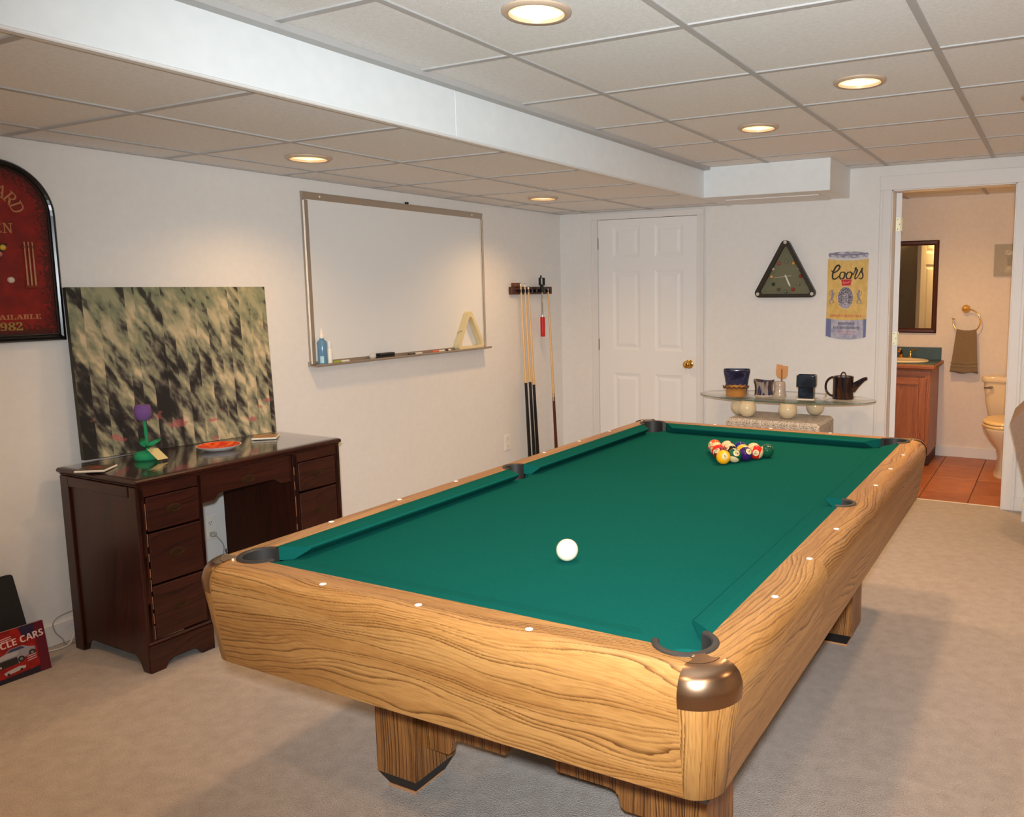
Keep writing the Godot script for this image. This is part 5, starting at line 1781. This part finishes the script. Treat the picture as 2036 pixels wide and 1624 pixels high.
func cue(label: String, zt: float, zb: float, top: float, joint: float, butt: Color) -> void:
	var foot := Vector3(0.115, 0.0, zb)
	var tip := Vector3(0.047, top, zt)
	var o := thing("pool_cue", label, "pool cue", foot, 0, "cues in the wall rack")
	var d := (tip - foot).normalized()
	var l := (tip - foot).length()
	var up := Transform3D(Basis(Quaternion(Vector3.UP, d)), Vector3.ZERO)
	part(o, "shaft", MB.new().lathe([Vector2(0.0108, joint), Vector2(0.0062, l - 0.02)], 14, up), mat(rgb(222, 182, 122), 0.3))
	part(o, "ferrule", MB.new().lathe([Vector2(0.0063, l - 0.02), Vector2(0.0063, l - 0.004), Vector2(0.0, l - 0.004)], 12, up), mat(rgb(240, 236, 226), 0.3))
	part(o, "tip", MB.new().lathe([Vector2(0.0061, l - 0.004), Vector2(0.0055, l), Vector2(0.0, l + 0.001)], 12, up), mat(rgb(70, 66, 62), 0.9))
	part(o, "butt", MB.new().lathe([Vector2(0.0, 0.004), Vector2(0.0138, 0.004), Vector2(0.0146, 0.012), Vector2(0.0109, joint)], 16, up), mat(butt, 0.22))
	if butt.r > 0.2:
		# inlaid points of dark wood running up the shaft
		for k in 4:
			var a := k * PI / 2 + 0.5
			var p := MB.new()
			p.lathe([Vector2(0.0111, joint), Vector2(0.0107, joint + 0.03)], 4, up, a - 0.5, a + 0.5)
			p.lathe([Vector2(0.0107, joint + 0.03), Vector2(0.0104, joint + 0.06)], 3, up, a - 0.28, a + 0.28)
			p.lathe([Vector2(0.0104, joint + 0.06), Vector2(0.0101, joint + 0.1)], 2, up, a - 0.1, a + 0.1)
			part(o, "inlay_point", p, mat(butt, 0.22))
	else:
		part(o, "joint_collar", MB.new().lathe([Vector2(0.0116, joint - 0.01), Vector2(0.0116, joint)], 14, up), mat(rgb(28, 26, 26), 0.2))

func car_book() -> void:
	var W := 384
	var H := 288
	var im := Image.create(W, H, false, Image.FORMAT_RGB8)
	im.fill(rgb(120, 20, 24))
	var nz := noise(71, 0.02, 3)
	for y in H:
		for x in W:
			var c := rgb(128, 14, 16).lerp(rgb(164, 20, 16), clampf(0.5 + nz.get_noise_2d(x, y), 0, 1))
			if x > 330:
				c = rgb(92, 14, 36)
			im.set_pixel(x, y, c)
	fill_poly(im, PackedVector2Array([Vector2(255, 0), Vector2(335, 0), Vector2(330, 80), Vector2(270, 60)]), rgb(40, 26, 60))
	fill_poly(im, PackedVector2Array([Vector2(0, 250), Vector2(150, 262), Vector2(330, 250), Vector2(330, 288), Vector2(0, 288)]), rgb(30, 22, 40))
	# main silver car
	fill_poly(im, PackedVector2Array([Vector2(120, 150), Vector2(135, 138), Vector2(176, 126), Vector2(196, 108), Vector2(262, 106), Vector2(290, 122), Vector2(322, 132), Vector2(318, 160), Vector2(262, 176), Vector2(232, 200), Vector2(120, 206), Vector2(108, 180)]), rgb(150, 148, 158))
	fill_poly(im, PackedVector2Array([Vector2(180, 126), Vector2(200, 111), Vector2(258, 109), Vector2(272, 124)]), rgb(52, 56, 92))
	fill_poly(im, PackedVector2Array([Vector2(112, 166), Vector2(226, 160), Vector2(230, 200), Vector2(120, 206)]), rgb(38, 34, 36))
	fill_poly(im, PackedVector2Array([Vector2(128, 140), Vector2(180, 128), Vector2(240, 132), Vector2(226, 152), Vector2(124, 158)]), rgb(176, 172, 180))
	for c in [Vector2(246, 180), Vector2(304, 162)]:
		dab(im, c, 17, rgb(26, 24, 26))
		dab(im, c, 9, rgb(120, 118, 122))
	fill_poly(im, PackedVector2Array([Vector2(126, 190), Vector2(146, 189), Vector2(146, 199), Vector2(126, 200)]), rgb(186, 180, 178))
	# smaller cars
	fill_poly(im, PackedVector2Array([Vector2(150, 232), Vector2(176, 224), Vector2(230, 216), Vector2(262, 222), Vector2(258, 236), Vector2(160, 248)]), rgb(178, 174, 176))
	dab(im, Vector2(172, 244), 7, rgb(30, 28, 30))
	dab(im, Vector2(238, 238), 7, rgb(30, 28, 30))
	fill_poly(im, PackedVector2Array([Vector2(0, 205), Vector2(60, 200), Vector2(104, 226), Vector2(110, 262), Vector2(0, 270)]), rgb(178, 34, 24))
	dab(im, Vector2(80, 246), 8, rgb(232, 226, 220))
	dab(im, Vector2(36, 240), 12, rgb(120, 118, 124))
	fill_poly(im, PackedVector2Array([Vector2(56, 120), Vector2(92, 124), Vector2(96, 190), Vector2(60, 196)]), rgb(132, 150, 40))
	for k in 3:
		stroke(im, [Vector2(50 + k * 4, 56 + k * 7), Vector2(92, 50 + k * 7)], 1.6, 1.8, rgb(222, 190, 70))
		stroke(im, [Vector2(150, 44 + k * 11), Vector2(214, 38 + k * 11)], 2.2, 2.6, rgb(216, 176, 176))
		stroke(im, [Vector2(276, 178 + k * 12), Vector2(320, 174 + k * 12)], 2.0, 2.4, rgb(200, 186, 186))
	var o := thing("car_book", "red picture book of silver muscle cars leaning against the black board", "book")
	o.transform = Transform3D(Basis(Vector3.UP, PI / 2 - 0.05) * Basis(Vector3.RIGHT, -0.2), Vector3(0.203, 0.0, -0.73))
	var b := MB.new().box(Vector3(0, 0.094, -0.008), Vector3(0.25, 0.186, 0.012), 0.001)
	part(o, "page_block", b, mat(rgb(214, 206, 196), 0.8))
	var q := MB.new()
	q.quad(Vector3(-0.126, 0, 0), Vector3(0.126, 0, 0), Vector3(0.126, 0.188, 0), Vector3(-0.126, 0.188, 0), Vector3.BACK, Vector2(0, 1), Vector2(1, 1), Vector2(1, 0), Vector2(0, 0))
	part(o, "front_cover", q, picture_mat(im, 0.3))
	lettering(o, "MUSCLE CARS", 0.035, mat(rgb(222, 196, 194), 0.4), Transform3D(Basis(Vector3.BACK, 0.06), Vector3(0.012, 0.138, 0.0002)), "Droid Sans", "lettering", 800, 0.95)
	part(o, "back_cover", MB.new().box(Vector3(0, 0.094, -0.0155), Vector3(0.252, 0.188, 0.002)), mat(rgb(96, 16, 30), 0.4))

# ------------------------------------------------------------------ far wall: clock, sign, glass table with pottery
func display_table() -> void:
	clock()
	can_sign()
	var o := thing("glass_display_table", "oval glass table on four cream stone balls and a stone plinth", "table", Vector3(1.972, 0, -4.545))
	var stone := grained(grain_tex(256, 83, 0.07, 0.02, rgb(202, 182, 158), rgb(254, 249, 240), 0.4), 4.0, 0.85, height_tex(256, 84, 0.07, 4), 2.5)
	var pb := MB.new()
	pb.box(Vector3(-0.01, 0.2875, 0.055), Vector3(0.62, 0.573, 0.40), 0.018)
	part(o, "plinth", pb, stone, "rough cream stone plinth")
	var bs := grained(grain_tex(128, 86, 0.02, 0.01, rgb(214, 196, 158), rgb(236, 220, 186), 0.6), 4.0, 0.22)
	for p in [Vector2(-0.205, 0.155), Vector2(0.06, 0.12), Vector2(0.18, -0.11), Vector2(-0.29, 0.065)]:
		part(o, "stone_ball", MB.new().sphere(Vector3(p.x, 0.6345, p.y), 0.0605, 32, 18), bs)
	var gm := mat(Color(0.45, 0.58, 0.52, 0.07), 0.015)
	gm.transparency = BaseMaterial3D.TRANSPARENCY_ALPHA
	gm.metallic_specular = 0.9
	part(o, "glass_top", MB.new().lathe([Vector2(0.0, 0.6955), Vector2(0.586, 0.6955), Vector2(0.594, 0.699), Vector2(0.594, 0.7035), Vector2(0.59, 0.7065), Vector2(0.0, 0.7065)], 72, Transform3D.IDENTITY, 0, TAU, 1.0, 0.475), gm)
	var em := mat(Color(0.30, 0.42, 0.36, 0.75), 0.1)
	em.transparency = BaseMaterial3D.TRANSPARENCY_ALPHA
	part(o, "glass_edge", MB.new().lathe([Vector2(0.5945, 0.6985), Vector2(0.5945, 0.704)], 72, Transform3D.IDENTITY, 0, TAU, 1.0, 0.475), em)
	pottery(0.7068)

func glaze(seed_: int, a: Color, b: Color, c: Color, stretch: float) -> StandardMaterial3D:
	# runs of glaze, longer down the pot than around it
	var im := Image.create(128, 128, false, Image.FORMAT_RGB8)
	var n := noise(seed_, 0.05, 3)
	var n2 := noise(seed_ + 1, 0.03, 2)
	for y in 128:
		for x in 128:
			var ang := TAU * x / 128.0
			var v := n.get_noise_3d(cos(ang) * 30.0, sin(ang) * 30.0, y * stretch)
			var k := a.lerp(b, smoothstep(-0.12, 0.12, v))
			k = k.lerp(c, smoothstep(0.1, 0.3, n2.get_noise_3d(cos(ang) * 40.0, sin(ang) * 40.0, y * stretch)))
			im.set_pixel(x, y, k)
	var m := mat(Color.WHITE, 0.1)
	im.generate_mipmaps()
	m.albedo_texture = ImageTexture.create_from_image(im)
	m.uv1_scale = Vector3(1, 7.0, 1)
	return m

func pottery(y: float) -> void:
	# wide-mouthed dark blue vase, square in plan
	var g1 := glaze(11, rgb(44, 46, 74), rgb(58, 60, 88), rgb(38, 36, 58), 0.3)
	var o := thing("blue_vase", "wide-mouthed dark blue vase behind the ruffled pot", "vase", Vector3(1.602, y, -4.64), 0.35)
	var b := MB.new()
	loft(b, [[0.0, 0.07, 0.06], [0.05, 0.076, 0.064], [0.1, 0.084, 0.07], [0.15, 0.094, 0.078], [0.156, 0.093, 0.077]], Vector3.ZERO, 5.0, false)
	loft(b, [[0.02, 0.06, 0.05], [0.156, 0.088, 0.072]], Vector3.ZERO, 5.0, 1)
	loft(b, [[0.155, 0.093, 0.077], [0.1562, 0.088, 0.072]], Vector3.ZERO, 5.0, false)
	part(o, "vase_body", b, g1)
	# ruffled ochre pot
	var och := mat(rgb(176, 122, 62), 0.14)
	o = thing("ruffled_pot", "ochre pot with a ruffled rim at the front of the glass table", "pot", Vector3(1.672, y, -4.43))
	part(o, "pot_body", MB.new().lathe([Vector2(0.0, 0.0), Vector2(0.066, 0.0), Vector2(0.069, 0.004), Vector2(0.0665, 0.03), Vector2(0.066, 0.054), Vector2(0.072, 0.064), Vector2(0.066, 0.064), Vector2(0.06, 0.05), Vector2(0.06, 0.01), Vector2(0.0, 0.01)], 36), och)
	var rim := MB.new()
	var seg := 96
	for face in 2:
		var i0 := rim.V.size()
		for k in seg + 1:
			var a := TAU * k / seg
			var wv := sin(a * 15.0)
			var d := Vector3(cos(a), 0, sin(a))
			rim.vtx(d * 0.066 + Vector3(0, 0.056, 0), Vector3(0, 1, 0) if face == 0 else Vector3(0, -1, 0), Vector2.ZERO)
			rim.vtx(d * (0.086 + 0.004 * wv) + Vector3(0, 0.064 + 0.0075 * wv + (0.0 if face == 0 else -0.004), 0), (Vector3(0, 1, 0) if face == 0 else Vector3(0, -0.6, 0) + d).normalized(), Vector2.ZERO)
		for k in seg:
			var q := i0 + 2 * k
			rim.tri(q, q + 1, q + 2); rim.tri(q + 1, q + 3, q + 2)
	part(o, "ruffled_rim", rim, mat(rgb(150, 98, 50), 0.2))
	part(o, "soil", MB.new().lathe([Vector2(0.058, 0.05), Vector2(0.0, 0.052)], 24), mat(rgb(46, 30, 20), 0.95))
	# mottled mug
	var g2 := glaze(21, rgb(34, 48, 92), rgb(150, 140, 132), rgb(84, 60, 48), 0.12)
	o = thing("mottled_mug", "blue and grey drip-glazed pot with a flared wavy rim", "pot", Vector3(1.838, y, -4.52))
	b = MB.new()
	b.lathe([Vector2(0.0, 0.0), Vector2(0.062, 0.0), Vector2(0.0635, 0.004), Vector2(0.06, 0.04), Vector2(0.062, 0.07), Vector2(0.07, 0.1), Vector2(0.07, 0.104), Vector2(0.066, 0.103), Vector2(0.058, 0.07), Vector2(0.056, 0.03), Vector2(0.0, 0.02)], 36)
	for k in b.V.size():
		var p := b.V[k]
		var a := atan2(p.z, p.x)
		b.V[k].y += smoothstep(0.06, 0.104, p.y) * 0.007 * cos(a * 2.0)
	part(o, "pot_body", b, g2)
	part(o, "foot_ring", MB.new().lathe([Vector2(0.0625, -0.0001), Vector2(0.0642, 0.001), Vector2(0.0642, 0.006), Vector2(0.063, 0.008)], 36), mat(rgb(196, 180, 160), 0.6))
	# bell-shaped speckled pot with wooden paddles standing in it
	o = thing("speckled_pot", "bell-shaped speckled grey pot between the mottled pot and square vase", "pot", Vector3(1.945, y, -4.525))
	var spk := grained(grain_tex(128, 95, 0.22, 0.05, rgb(150, 130, 112), rgb(214, 202, 188), 0.3), 10.0, 0.2)
	part(o, "pot_body", MB.new().lathe([Vector2(0.0, 0.0), Vector2(0.044, 0.0), Vector2(0.0455, 0.004), Vector2(0.043, 0.02), Vector2(0.037, 0.04), Vector2(0.038, 0.07), Vector2(0.037, 0.09), Vector2(0.031, 0.1), Vector2(0.028, 0.1), Vector2(0.03, 0.08), Vector2(0.0, 0.06)], 32), spk)
	o = thing("wooden_scoop", "folded wooden scoop standing in the speckled pot", "scoop", Vector3(1.958, y + 0.064, -4.525), 0.25)
	var wd := mat(rgb(206, 150, 96), 0.5)
	var poly := PackedVector2Array([Vector2(-0.003, 0.0), Vector2(0.003, 0.0), Vector2(0.004, 0.055), Vector2(0.03, 0.062), Vector2(0.04, 0.085), Vector2(0.042, 0.136), Vector2(0.0, 0.142), Vector2(0.0, 0.06)])
	part(o, "blade", MB.new().prism(poly, -0.003, 0.003, Transform3D(Basis(Vector3.UP, 0.3), Vector3.ZERO)), wd)
	var poly2 := PackedVector2Array([Vector2(0.002, 0.055), Vector2(-0.03, 0.063), Vector2(-0.043, 0.088), Vector2(-0.038, 0.15), Vector2(0.002, 0.144)])
	part(o, "blade", MB.new().prism(poly2, -0.003, 0.003, Transform3D(Basis(Vector3.UP, -0.35), Vector3(0.002, 0, 0))), wd)
	part(o, "handle", MB.new().tube([Vector3(0, 0.0, 0.004), Vector3(0.0, 0.12, 0.006)], 0.005, 10), mat(rgb(156, 100, 58), 0.5))
	# square vase
	var g3 := glaze(31, rgb(28, 40, 52), rgb(38, 52, 66), rgb(22, 30, 40), 0.25)
	o = thing("square_vase", "dark blue-green vase with a square collar on a narrower square body", "vase", Vector3(2.15, y, -4.44), 0.1)
	part(o, "foot_plate", MB.new().box(Vector3(0, 0.005, 0), Vector3(0.112, 0.01, 0.1), 0.002), mat(rgb(206, 196, 184), 0.5))
	part(o, "vase_body", MB.new().box(Vector3(0, 0.048, 0), Vector3(0.096, 0.078, 0.086), 0.005), g3)
	b = MB.new()
	loft(b, [[0.084, 0.058, 0.052], [0.09, 0.061, 0.055], [0.155, 0.0605, 0.055], [0.159, 0.058, 0.052]], Vector3.ZERO, 8.0, false)
	loft(b, [[0.11, 0.05, 0.045], [0.159, 0.052, 0.047]], Vector3.ZERO, 8.0, 1)
	loft(b, [[0.158, 0.058, 0.052], [0.1592, 0.052, 0.047]], Vector3.ZERO, 8.0, false)
	part(o, "collar", b, g3)
	# teapot
	var g4 := glaze(41, rgb(52, 32, 22), rgb(70, 44, 28), rgb(30, 26, 36), 0.15)
	o = thing("brown_teapot", "dark brown stoneware teapot with a straight spout and loop handle", "teapot", Vector3(2.352, y, -4.575))
	part(o, "teapot_body", MB.new().lathe([Vector2(0.0, 0.0), Vector2(0.066, 0.0), Vector2(0.068, 0.005), Vector2(0.066, 0.02), Vector2(0.065, 0.135), Vector2(0.067, 0.14), Vector2(0.066, 0.146), Vector2(0.058, 0.144), Vector2(0.056, 0.13), Vector2(0.0, 0.125)], 36), g4)
	part(o, "lid", MB.new().lathe([Vector2(0.0, 0.13), Vector2(0.056, 0.13), Vector2(0.056, 0.138), Vector2(0.03, 0.143), Vector2(0.0, 0.144)], 30), g4)
	var lp := []
	for k in 11:
		var a := PI * k / 10.0
		lp.append(Vector3(cos(a) * 0.017, 0.142 + sin(a) * 0.03, 0))
	part(o, "lid_loop", MB.new().tube(lp, 0.004, 8), g4)
	lp = []
	for k in 15:
		var a := lerpf(0.42, 1.56, k / 14.0) * PI
		lp.append(Vector3(-0.062 + cos(a) * 0.052, 0.076 + sin(a) * 0.062, 0))
	part(o, "handle", MB.new().tube(lp, 0.0075, 10), g4)
	part(o, "spout", MB.new().tube([Vector3(0.055, 0.062, 0), Vector3(0.085, 0.095, 0), Vector3(0.125, 0.128, 0), Vector3(0.15, 0.14, 0)], [0.028, 0.022, 0.014, 0.010], 14), g4)

func clock() -> void:
	var o := thing("triangle_clock", "dark triangular wall clock with tiny pool balls for hours", "clock", Vector3(1.859, 1.36, BACK_Z))
	var fr := mat(rgb(44, 36, 26), 0.4)
	var outer := rounded([Vector2(-0.237, -0.004), Vector2(0.237, -0.004), Vector2(0.0, 0.425)], 0.032, 7)
	var inner := rounded([Vector2(-0.190, 0.022), Vector2(0.190, 0.022), Vector2(0.0, 0.367)], 0.016, 7)
	var b := MB.new()
	var m := outer.size()
	for k in m:
		var k2 := (k + 1) % m
		b.quad(Vector3(outer[k].x, outer[k].y, 0.04), Vector3(outer[k2].x, outer[k2].y, 0.04), Vector3(inner[k2].x, inner[k2].y, 0.036), Vector3(inner[k].x, inner[k].y, 0.036), Vector3.BACK)
		var e := (outer[k2] - outer[k]).normalized()
		b.quad(Vector3(outer[k].x, outer[k].y, 0), Vector3(outer[k2].x, outer[k2].y, 0), Vector3(outer[k2].x, outer[k2].y, 0.04), Vector3(outer[k].x, outer[k].y, 0.04), Vector3(e.y, -e.x, 0))
		e = (inner[k2] - inner[k]).normalized()
		b.quad(Vector3(inner[k].x, inner[k].y, 0.008), Vector3(inner[k2].x, inner[k2].y, 0.008), Vector3(inner[k2].x, inner[k2].y, 0.036), Vector3(inner[k].x, inner[k].y, 0.036), Vector3(-e.y, e.x, 0))
	part(o, "frame", b, fr)
	part(o, "green_face", MB.new().prism(inner, 0.004, 0.01), mat(rgb(116, 114, 90), 0.95))
	for p in [Vector2(-0.194, 0.021), Vector2(0.194, 0.021), Vector2(0.0, 0.377)]:
		part(o, "corner_stud", MB.new().lathe([Vector2(0.0125, 0.0), Vector2(0.0115, 0.0025), Vector2(0.0, 0.0035)], 16, Transform3D(Basis(Vector3.RIGHT, PI / 2), Vector3(p.x, p.y, 0.0385))), mat(rgb(200, 194, 182), 0.4))
	var cc := Vector2(0.004, 0.142)
	var tint := [rgb(120, 118, 104), rgb(206, 150, 70), rgb(156, 152, 138), rgb(150, 46, 44), rgb(128, 116, 96), rgb(160, 52, 46), rgb(110, 112, 92), rgb(96, 82, 66), rgb(44, 62, 40), rgb(206, 158, 104), rgb(168, 164, 150), rgb(176, 74, 74)]
	for k in 12:
		var a := PI / 2 - TAU * k / 12.0
		var h := part(o, "hour_ball", MB.new().sphere(Vector3(cc.x + cos(a) * 0.104, cc.y + sin(a) * 0.104, 0.0185), 0.0125, 18, 10), mat(tint[k], 0.25))
		h.set_meta("label", "tiny pool ball hour marker")
	var hand := mat(rgb(226, 220, 204), 0.4)
	var hb := MB.new()
	hb.prism(PackedVector2Array([Vector2(-0.0045, -0.012), Vector2(0.0045, -0.012), Vector2(0.006, 0.05), Vector2(0.0, 0.084), Vector2(-0.006, 0.05)]), 0.0225, 0.0235, Transform3D(Basis(Vector3.BACK, deg_to_rad(-156)), Vector3(cc.x, cc.y, 0)))
	part(o, "hour_hand", hb, hand)
	hb = MB.new()
	hb.prism(PackedVector2Array([Vector2(-0.003, -0.012), Vector2(0.003, -0.012), Vector2(0.003, 0.06), Vector2(0.0, 0.078), Vector2(-0.003, 0.06)]), 0.0245, 0.0255, Transform3D(Basis(Vector3.BACK, deg_to_rad(-152)), Vector3(cc.x, cc.y, 0)))
	part(o, "minute_hand", hb, hand)
	hb = MB.new()
	hb.prism(PackedVector2Array([Vector2(-0.0013, -0.042), Vector2(0.0013, -0.042), Vector2(0.0008, 0.088), Vector2(-0.0008, 0.088)]), 0.0265, 0.0272, Transform3D(Basis(Vector3.BACK, deg_to_rad(96)), Vector3(cc.x, cc.y, 0)))
	part(o, "second_hand", hb, hand)

func can_sign() -> void:
	# die-cut tin sign in the outline of a drinks can
	var W := 512
	var H := 1120
	var im := Image.create(W, H, false, Image.FORMAT_RGB8)
	var nz := noise(61, 0.012, 3)
	var silver := rgb(188, 186, 198)
	for y in H:
		for x in W:
			var fx := float(x) / W
			var bow := 20.0 * (1.0 - pow(2.0 * fx - 1.0, 2))
			var yy := y - bow
			var g := nz.get_noise_2d(x, y * 0.6)
			var c: Color
			if yy < 64:
				c = rgb(196, 194, 204).lerp(rgb(120, 116, 136), clampf(0.35 + 1.4 * nz.get_noise_2d(x * 0.8, y * 2.0), 0, 1))
				if yy > 14 and yy < 30:
					c = rgb(124, 120, 142)
			elif yy < 92:
				c = rgb(208, 204, 204)
			elif yy < 852:
				c = rgb(226, 190, 112).lerp(rgb(212, 172, 94), clampf(0.5 + g, 0, 1))
			else:
				c = silver.lerp(rgb(150, 152, 180), clampf(0.35 + 1.2 * g, 0, 1))
				if fx < 0.13 or fx > 0.93:
					c = rgb(112, 118, 158)
			im.set_pixel(x, y, c)
	var ink := rgb(44, 32, 18)
	# brush lettering
	stroke(im, [Vector2(52, 239), Vector2(74, 267), Vector2(122, 243), Vector2(154, 196), Vector2(132, 172), Vector2(96, 204), Vector2(66, 282), Vector2(70, 340), Vector2(108, 343), Vector2(156, 301)], 6, 11, ink)
	stroke(im, [Vector2(208, 260), Vector2(172, 265), Vector2(156, 311), Vector2(174, 348), Vector2(208, 331), Vector2(220, 282), Vector2(206, 257), Vector2(240, 289)], 6, 10, ink)
	stroke(im, [Vector2(294, 260), Vector2(258, 265), Vector2(240, 311), Vector2(260, 348), Vector2(296, 331), Vector2(308, 282), Vector2(292, 257), Vector2(328, 289)], 6, 10, ink)
	stroke(im, [Vector2(324, 294), Vector2(354, 233), Vector2(360, 206), Vector2(350, 221), Vector2(376, 238), Vector2(352, 309), Vector2(354, 345), Vector2(384, 321)], 5, 10, ink)
	stroke(im, [Vector2(384, 321), Vector2(424, 245), Vector2(438, 213), Vector2(434, 253), Vector2(450, 301), Vector2(434, 343), Vector2(402, 335)], 5, 10, ink)
	# red ribbon and a pale flourish
	fill_poly(im, PackedVector2Array([Vector2(172, 348), Vector2(316, 346), Vector2(302, 434), Vector2(186, 436)]), rgb(226, 150, 120))
	fill_poly(im, PackedVector2Array([Vector2(178, 354), Vector2(310, 352), Vector2(296, 428), Vector2(192, 430)]), rgb(192, 36, 40))
	stroke(im, [Vector2(198, 402), Vector2(210, 380), Vector2(218, 404), Vector2(240, 392), Vector2(264, 394), Vector2(294, 372)], 2.5, 4, rgb(232, 160, 150))
	# oval crest with a falls scene in dots and dashes
	for y in range(430, 740):
		for x in range(130, 345):
			var q := Vector2((x - 238) / 96.0, (y - 586) / 140.0)
			if q.length() < 1.0:
				var v := nz.get_noise_2d(x * 9.0 + 300, y * 7.0) + 0.35 * nz.get_noise_2d(x * 3.0, y * 3.0)
				var peak := 0.25 if absf(q.x) < 0.35 and q.y > -0.4 else -0.02
				var rim := 0.3 if q.y > 0.5 else 0.0
				im.set_pixel(x, y, rgb(40, 34, 50).lerp(rgb(196, 190, 204), clampf(smoothstep(-0.05, 0.15, v + (peak + rim) * 0.5), 0, 1)))
			elif q.length() < 1.04:
				im.set_pixel(x, y, rgb(236, 208, 150))
	# heraldic beasts as grey shapes either side
	for s in [-1, 1]:
		var cx: float = 238.0 + s * 168.0
		var grey := Color(rgb(146, 136, 140), 0.85)
		stroke(im, [Vector2(cx + s * 10, 500), Vector2(cx - s * 4, 530), Vector2(cx, 580), Vector2(cx + s * 22, 620)], 8, 16, grey)
		stroke(im, [Vector2(cx - s * 2, 540), Vector2(cx - s * 30, 530)], 4, 6, grey)
		stroke(im, [Vector2(cx + s * 4, 600), Vector2(cx - s * 20, 640), Vector2(cx - s * 6, 656)], 5, 7, grey)
		stroke(im, [Vector2(cx + s * 20, 610), Vector2(cx + s * 34, 646), Vector2(cx + s * 20, 660)], 5, 7, grey)
		stroke(im, [Vector2(cx + s * 22, 560), Vector2(cx + s * 36, 520), Vector2(cx + s * 24, 500)], 3, 4, grey)
		dab(im, Vector2(cx + s * 2, 496), 14, grey)
	var o := thing("can_sign", "tall tin sign shaped and printed like a gold and silver beer can", "sign", Vector3(2.281, 1.07, BACK_Z + 0.001))
	o.rotation.z = -0.012
	var w := 0.27
	var h := 0.592
	var poly := PackedVector2Array()
	for k in 17:
		var f := k / 16.0
		poly.append(Vector2((f - 0.5) * w, 0.02 - 0.02 * (1.0 - pow(2.0 * f - 1.0, 2))))
	poly.append_array([Vector2(w / 2, h - 0.05), Vector2(w / 2 - 0.008, h - 0.035), Vector2(w / 2 - 0.001, h - 0.02), Vector2(w / 2 - 0.006, h - 0.01)])
	for k in range(1, 16):
		var f := 1.0 - k / 16.0
		poly.append(Vector2((f - 0.5) * (w - 0.012), h - 0.01 + 0.01 * (1.0 - pow(2.0 * f - 1.0, 2))))
	poly.append_array([Vector2(-w / 2 + 0.006, h - 0.01), Vector2(-w / 2 + 0.001, h - 0.02), Vector2(-w / 2 + 0.008, h - 0.035), Vector2(-w / 2, h - 0.05)])
	var b := MB.new().prism(poly, 0.0, 0.005)
	for k in b.V.size():
		b.U[k] = Vector2(b.V[k].x / w + 0.5, 1.0 - b.V[k].y / h)
	part(o, "printed_tin", b, picture_mat(im, 0.35))
	var red := mat(rgb(206, 92, 60), 0.5)
	var dk := mat(rgb(70, 66, 82), 0.5)
	lettering(o, "AMERICA'S FINE LIGHT BEER", 0.0215, red, xf(Vector3(-0.004, 0.16, 0.005)), "Droid Sans", "lettering", 600, 0.72)
	lettering(o, "BREWED WITH", 0.0225, dk, xf(Vector3(0.002, 0.108, 0.005)), "Droid Sans", "lettering", 700, 0.72)
	lettering(o, "ROCKY MOUNTAIN WATER", 0.0225, dk, xf(Vector3(0.002, 0.079, 0.005)), "Droid Sans", "lettering", 700, 0.62)
	lettering(o, "THE ADOLPH COORS COMPANY", 0.0115, mat(rgb(196, 120, 128), 0.5), xf(Vector3(0.002, 0.052, 0.005)), "Droid Sans", "lettering", 600, 0.8)
	lettering(o, "GOLDEN, COLORADO", 0.0115, mat(rgb(196, 120, 128), 0.5), xf(Vector3(0.002, 0.036, 0.005)), "Droid Sans", "lettering", 600, 0.8)

# ------------------------------------------------------------------ armchair by the bathroom door, only its flared arm in view
func seat() -> void:
	var tm := grained(grain_tex(256, 111, 0.2, 0.03, rgb(128, 106, 92), rgb(158, 136, 120), 0.4), 6.0, 0.95, height_tex(256, 112, 0.2, 2), 0.15)
	var o := thing("armchair", "taupe upholstered armchair with a flared arm at the edge of the photograph", "armchair", Vector3(3.85, 0, -4.36))
	for s in [-1, 1]:
		var poly := rounded([Vector2(-0.488, 0.70), Vector2(-0.32, 0.06), Vector2(-0.26, 0.06), Vector2(-0.26, 0.72), Vector2(-0.40, 0.80)], 0.012, 4)
		var m := PackedVector2Array()
		for p in poly:
			m.append(Vector2(-s * p.x, p.y))
		part(o, "arm", MB.new().prism(m, -0.22, 0.36, Transform3D.IDENTITY, true), tm)
	part(o, "seat_base", MB.new().box(Vector3(0, 0.2, 0.06), Vector3(0.52, 0.28, 0.56), 0.02), tm)
	part(o, "seat_cushion", MB.new().box(Vector3(0, 0.4, 0.09), Vector3(0.5, 0.13, 0.52), 0.04), tm)
	part(o, "backrest", MB.new().box(Vector3(0, 0.58, -0.15), Vector3(0.48, 0.8, 0.12), 0.05, xf(Vector3.ZERO, -0.06)), tm)
	for p in [Vector2(-0.24, -0.22), Vector2(0.24, -0.22), Vector2(-0.24, 0.36), Vector2(0.24, 0.36)]:
		part(o, "leg", MB.new().lathe([Vector2(0.0, 0.0), Vector2(0.018, 0.0), Vector2(0.026, 0.065), Vector2(0.0, 0.065)], 14, xf(Vector3(p.x, 0, p.y))), mat(rgb(50, 32, 22), 0.5))
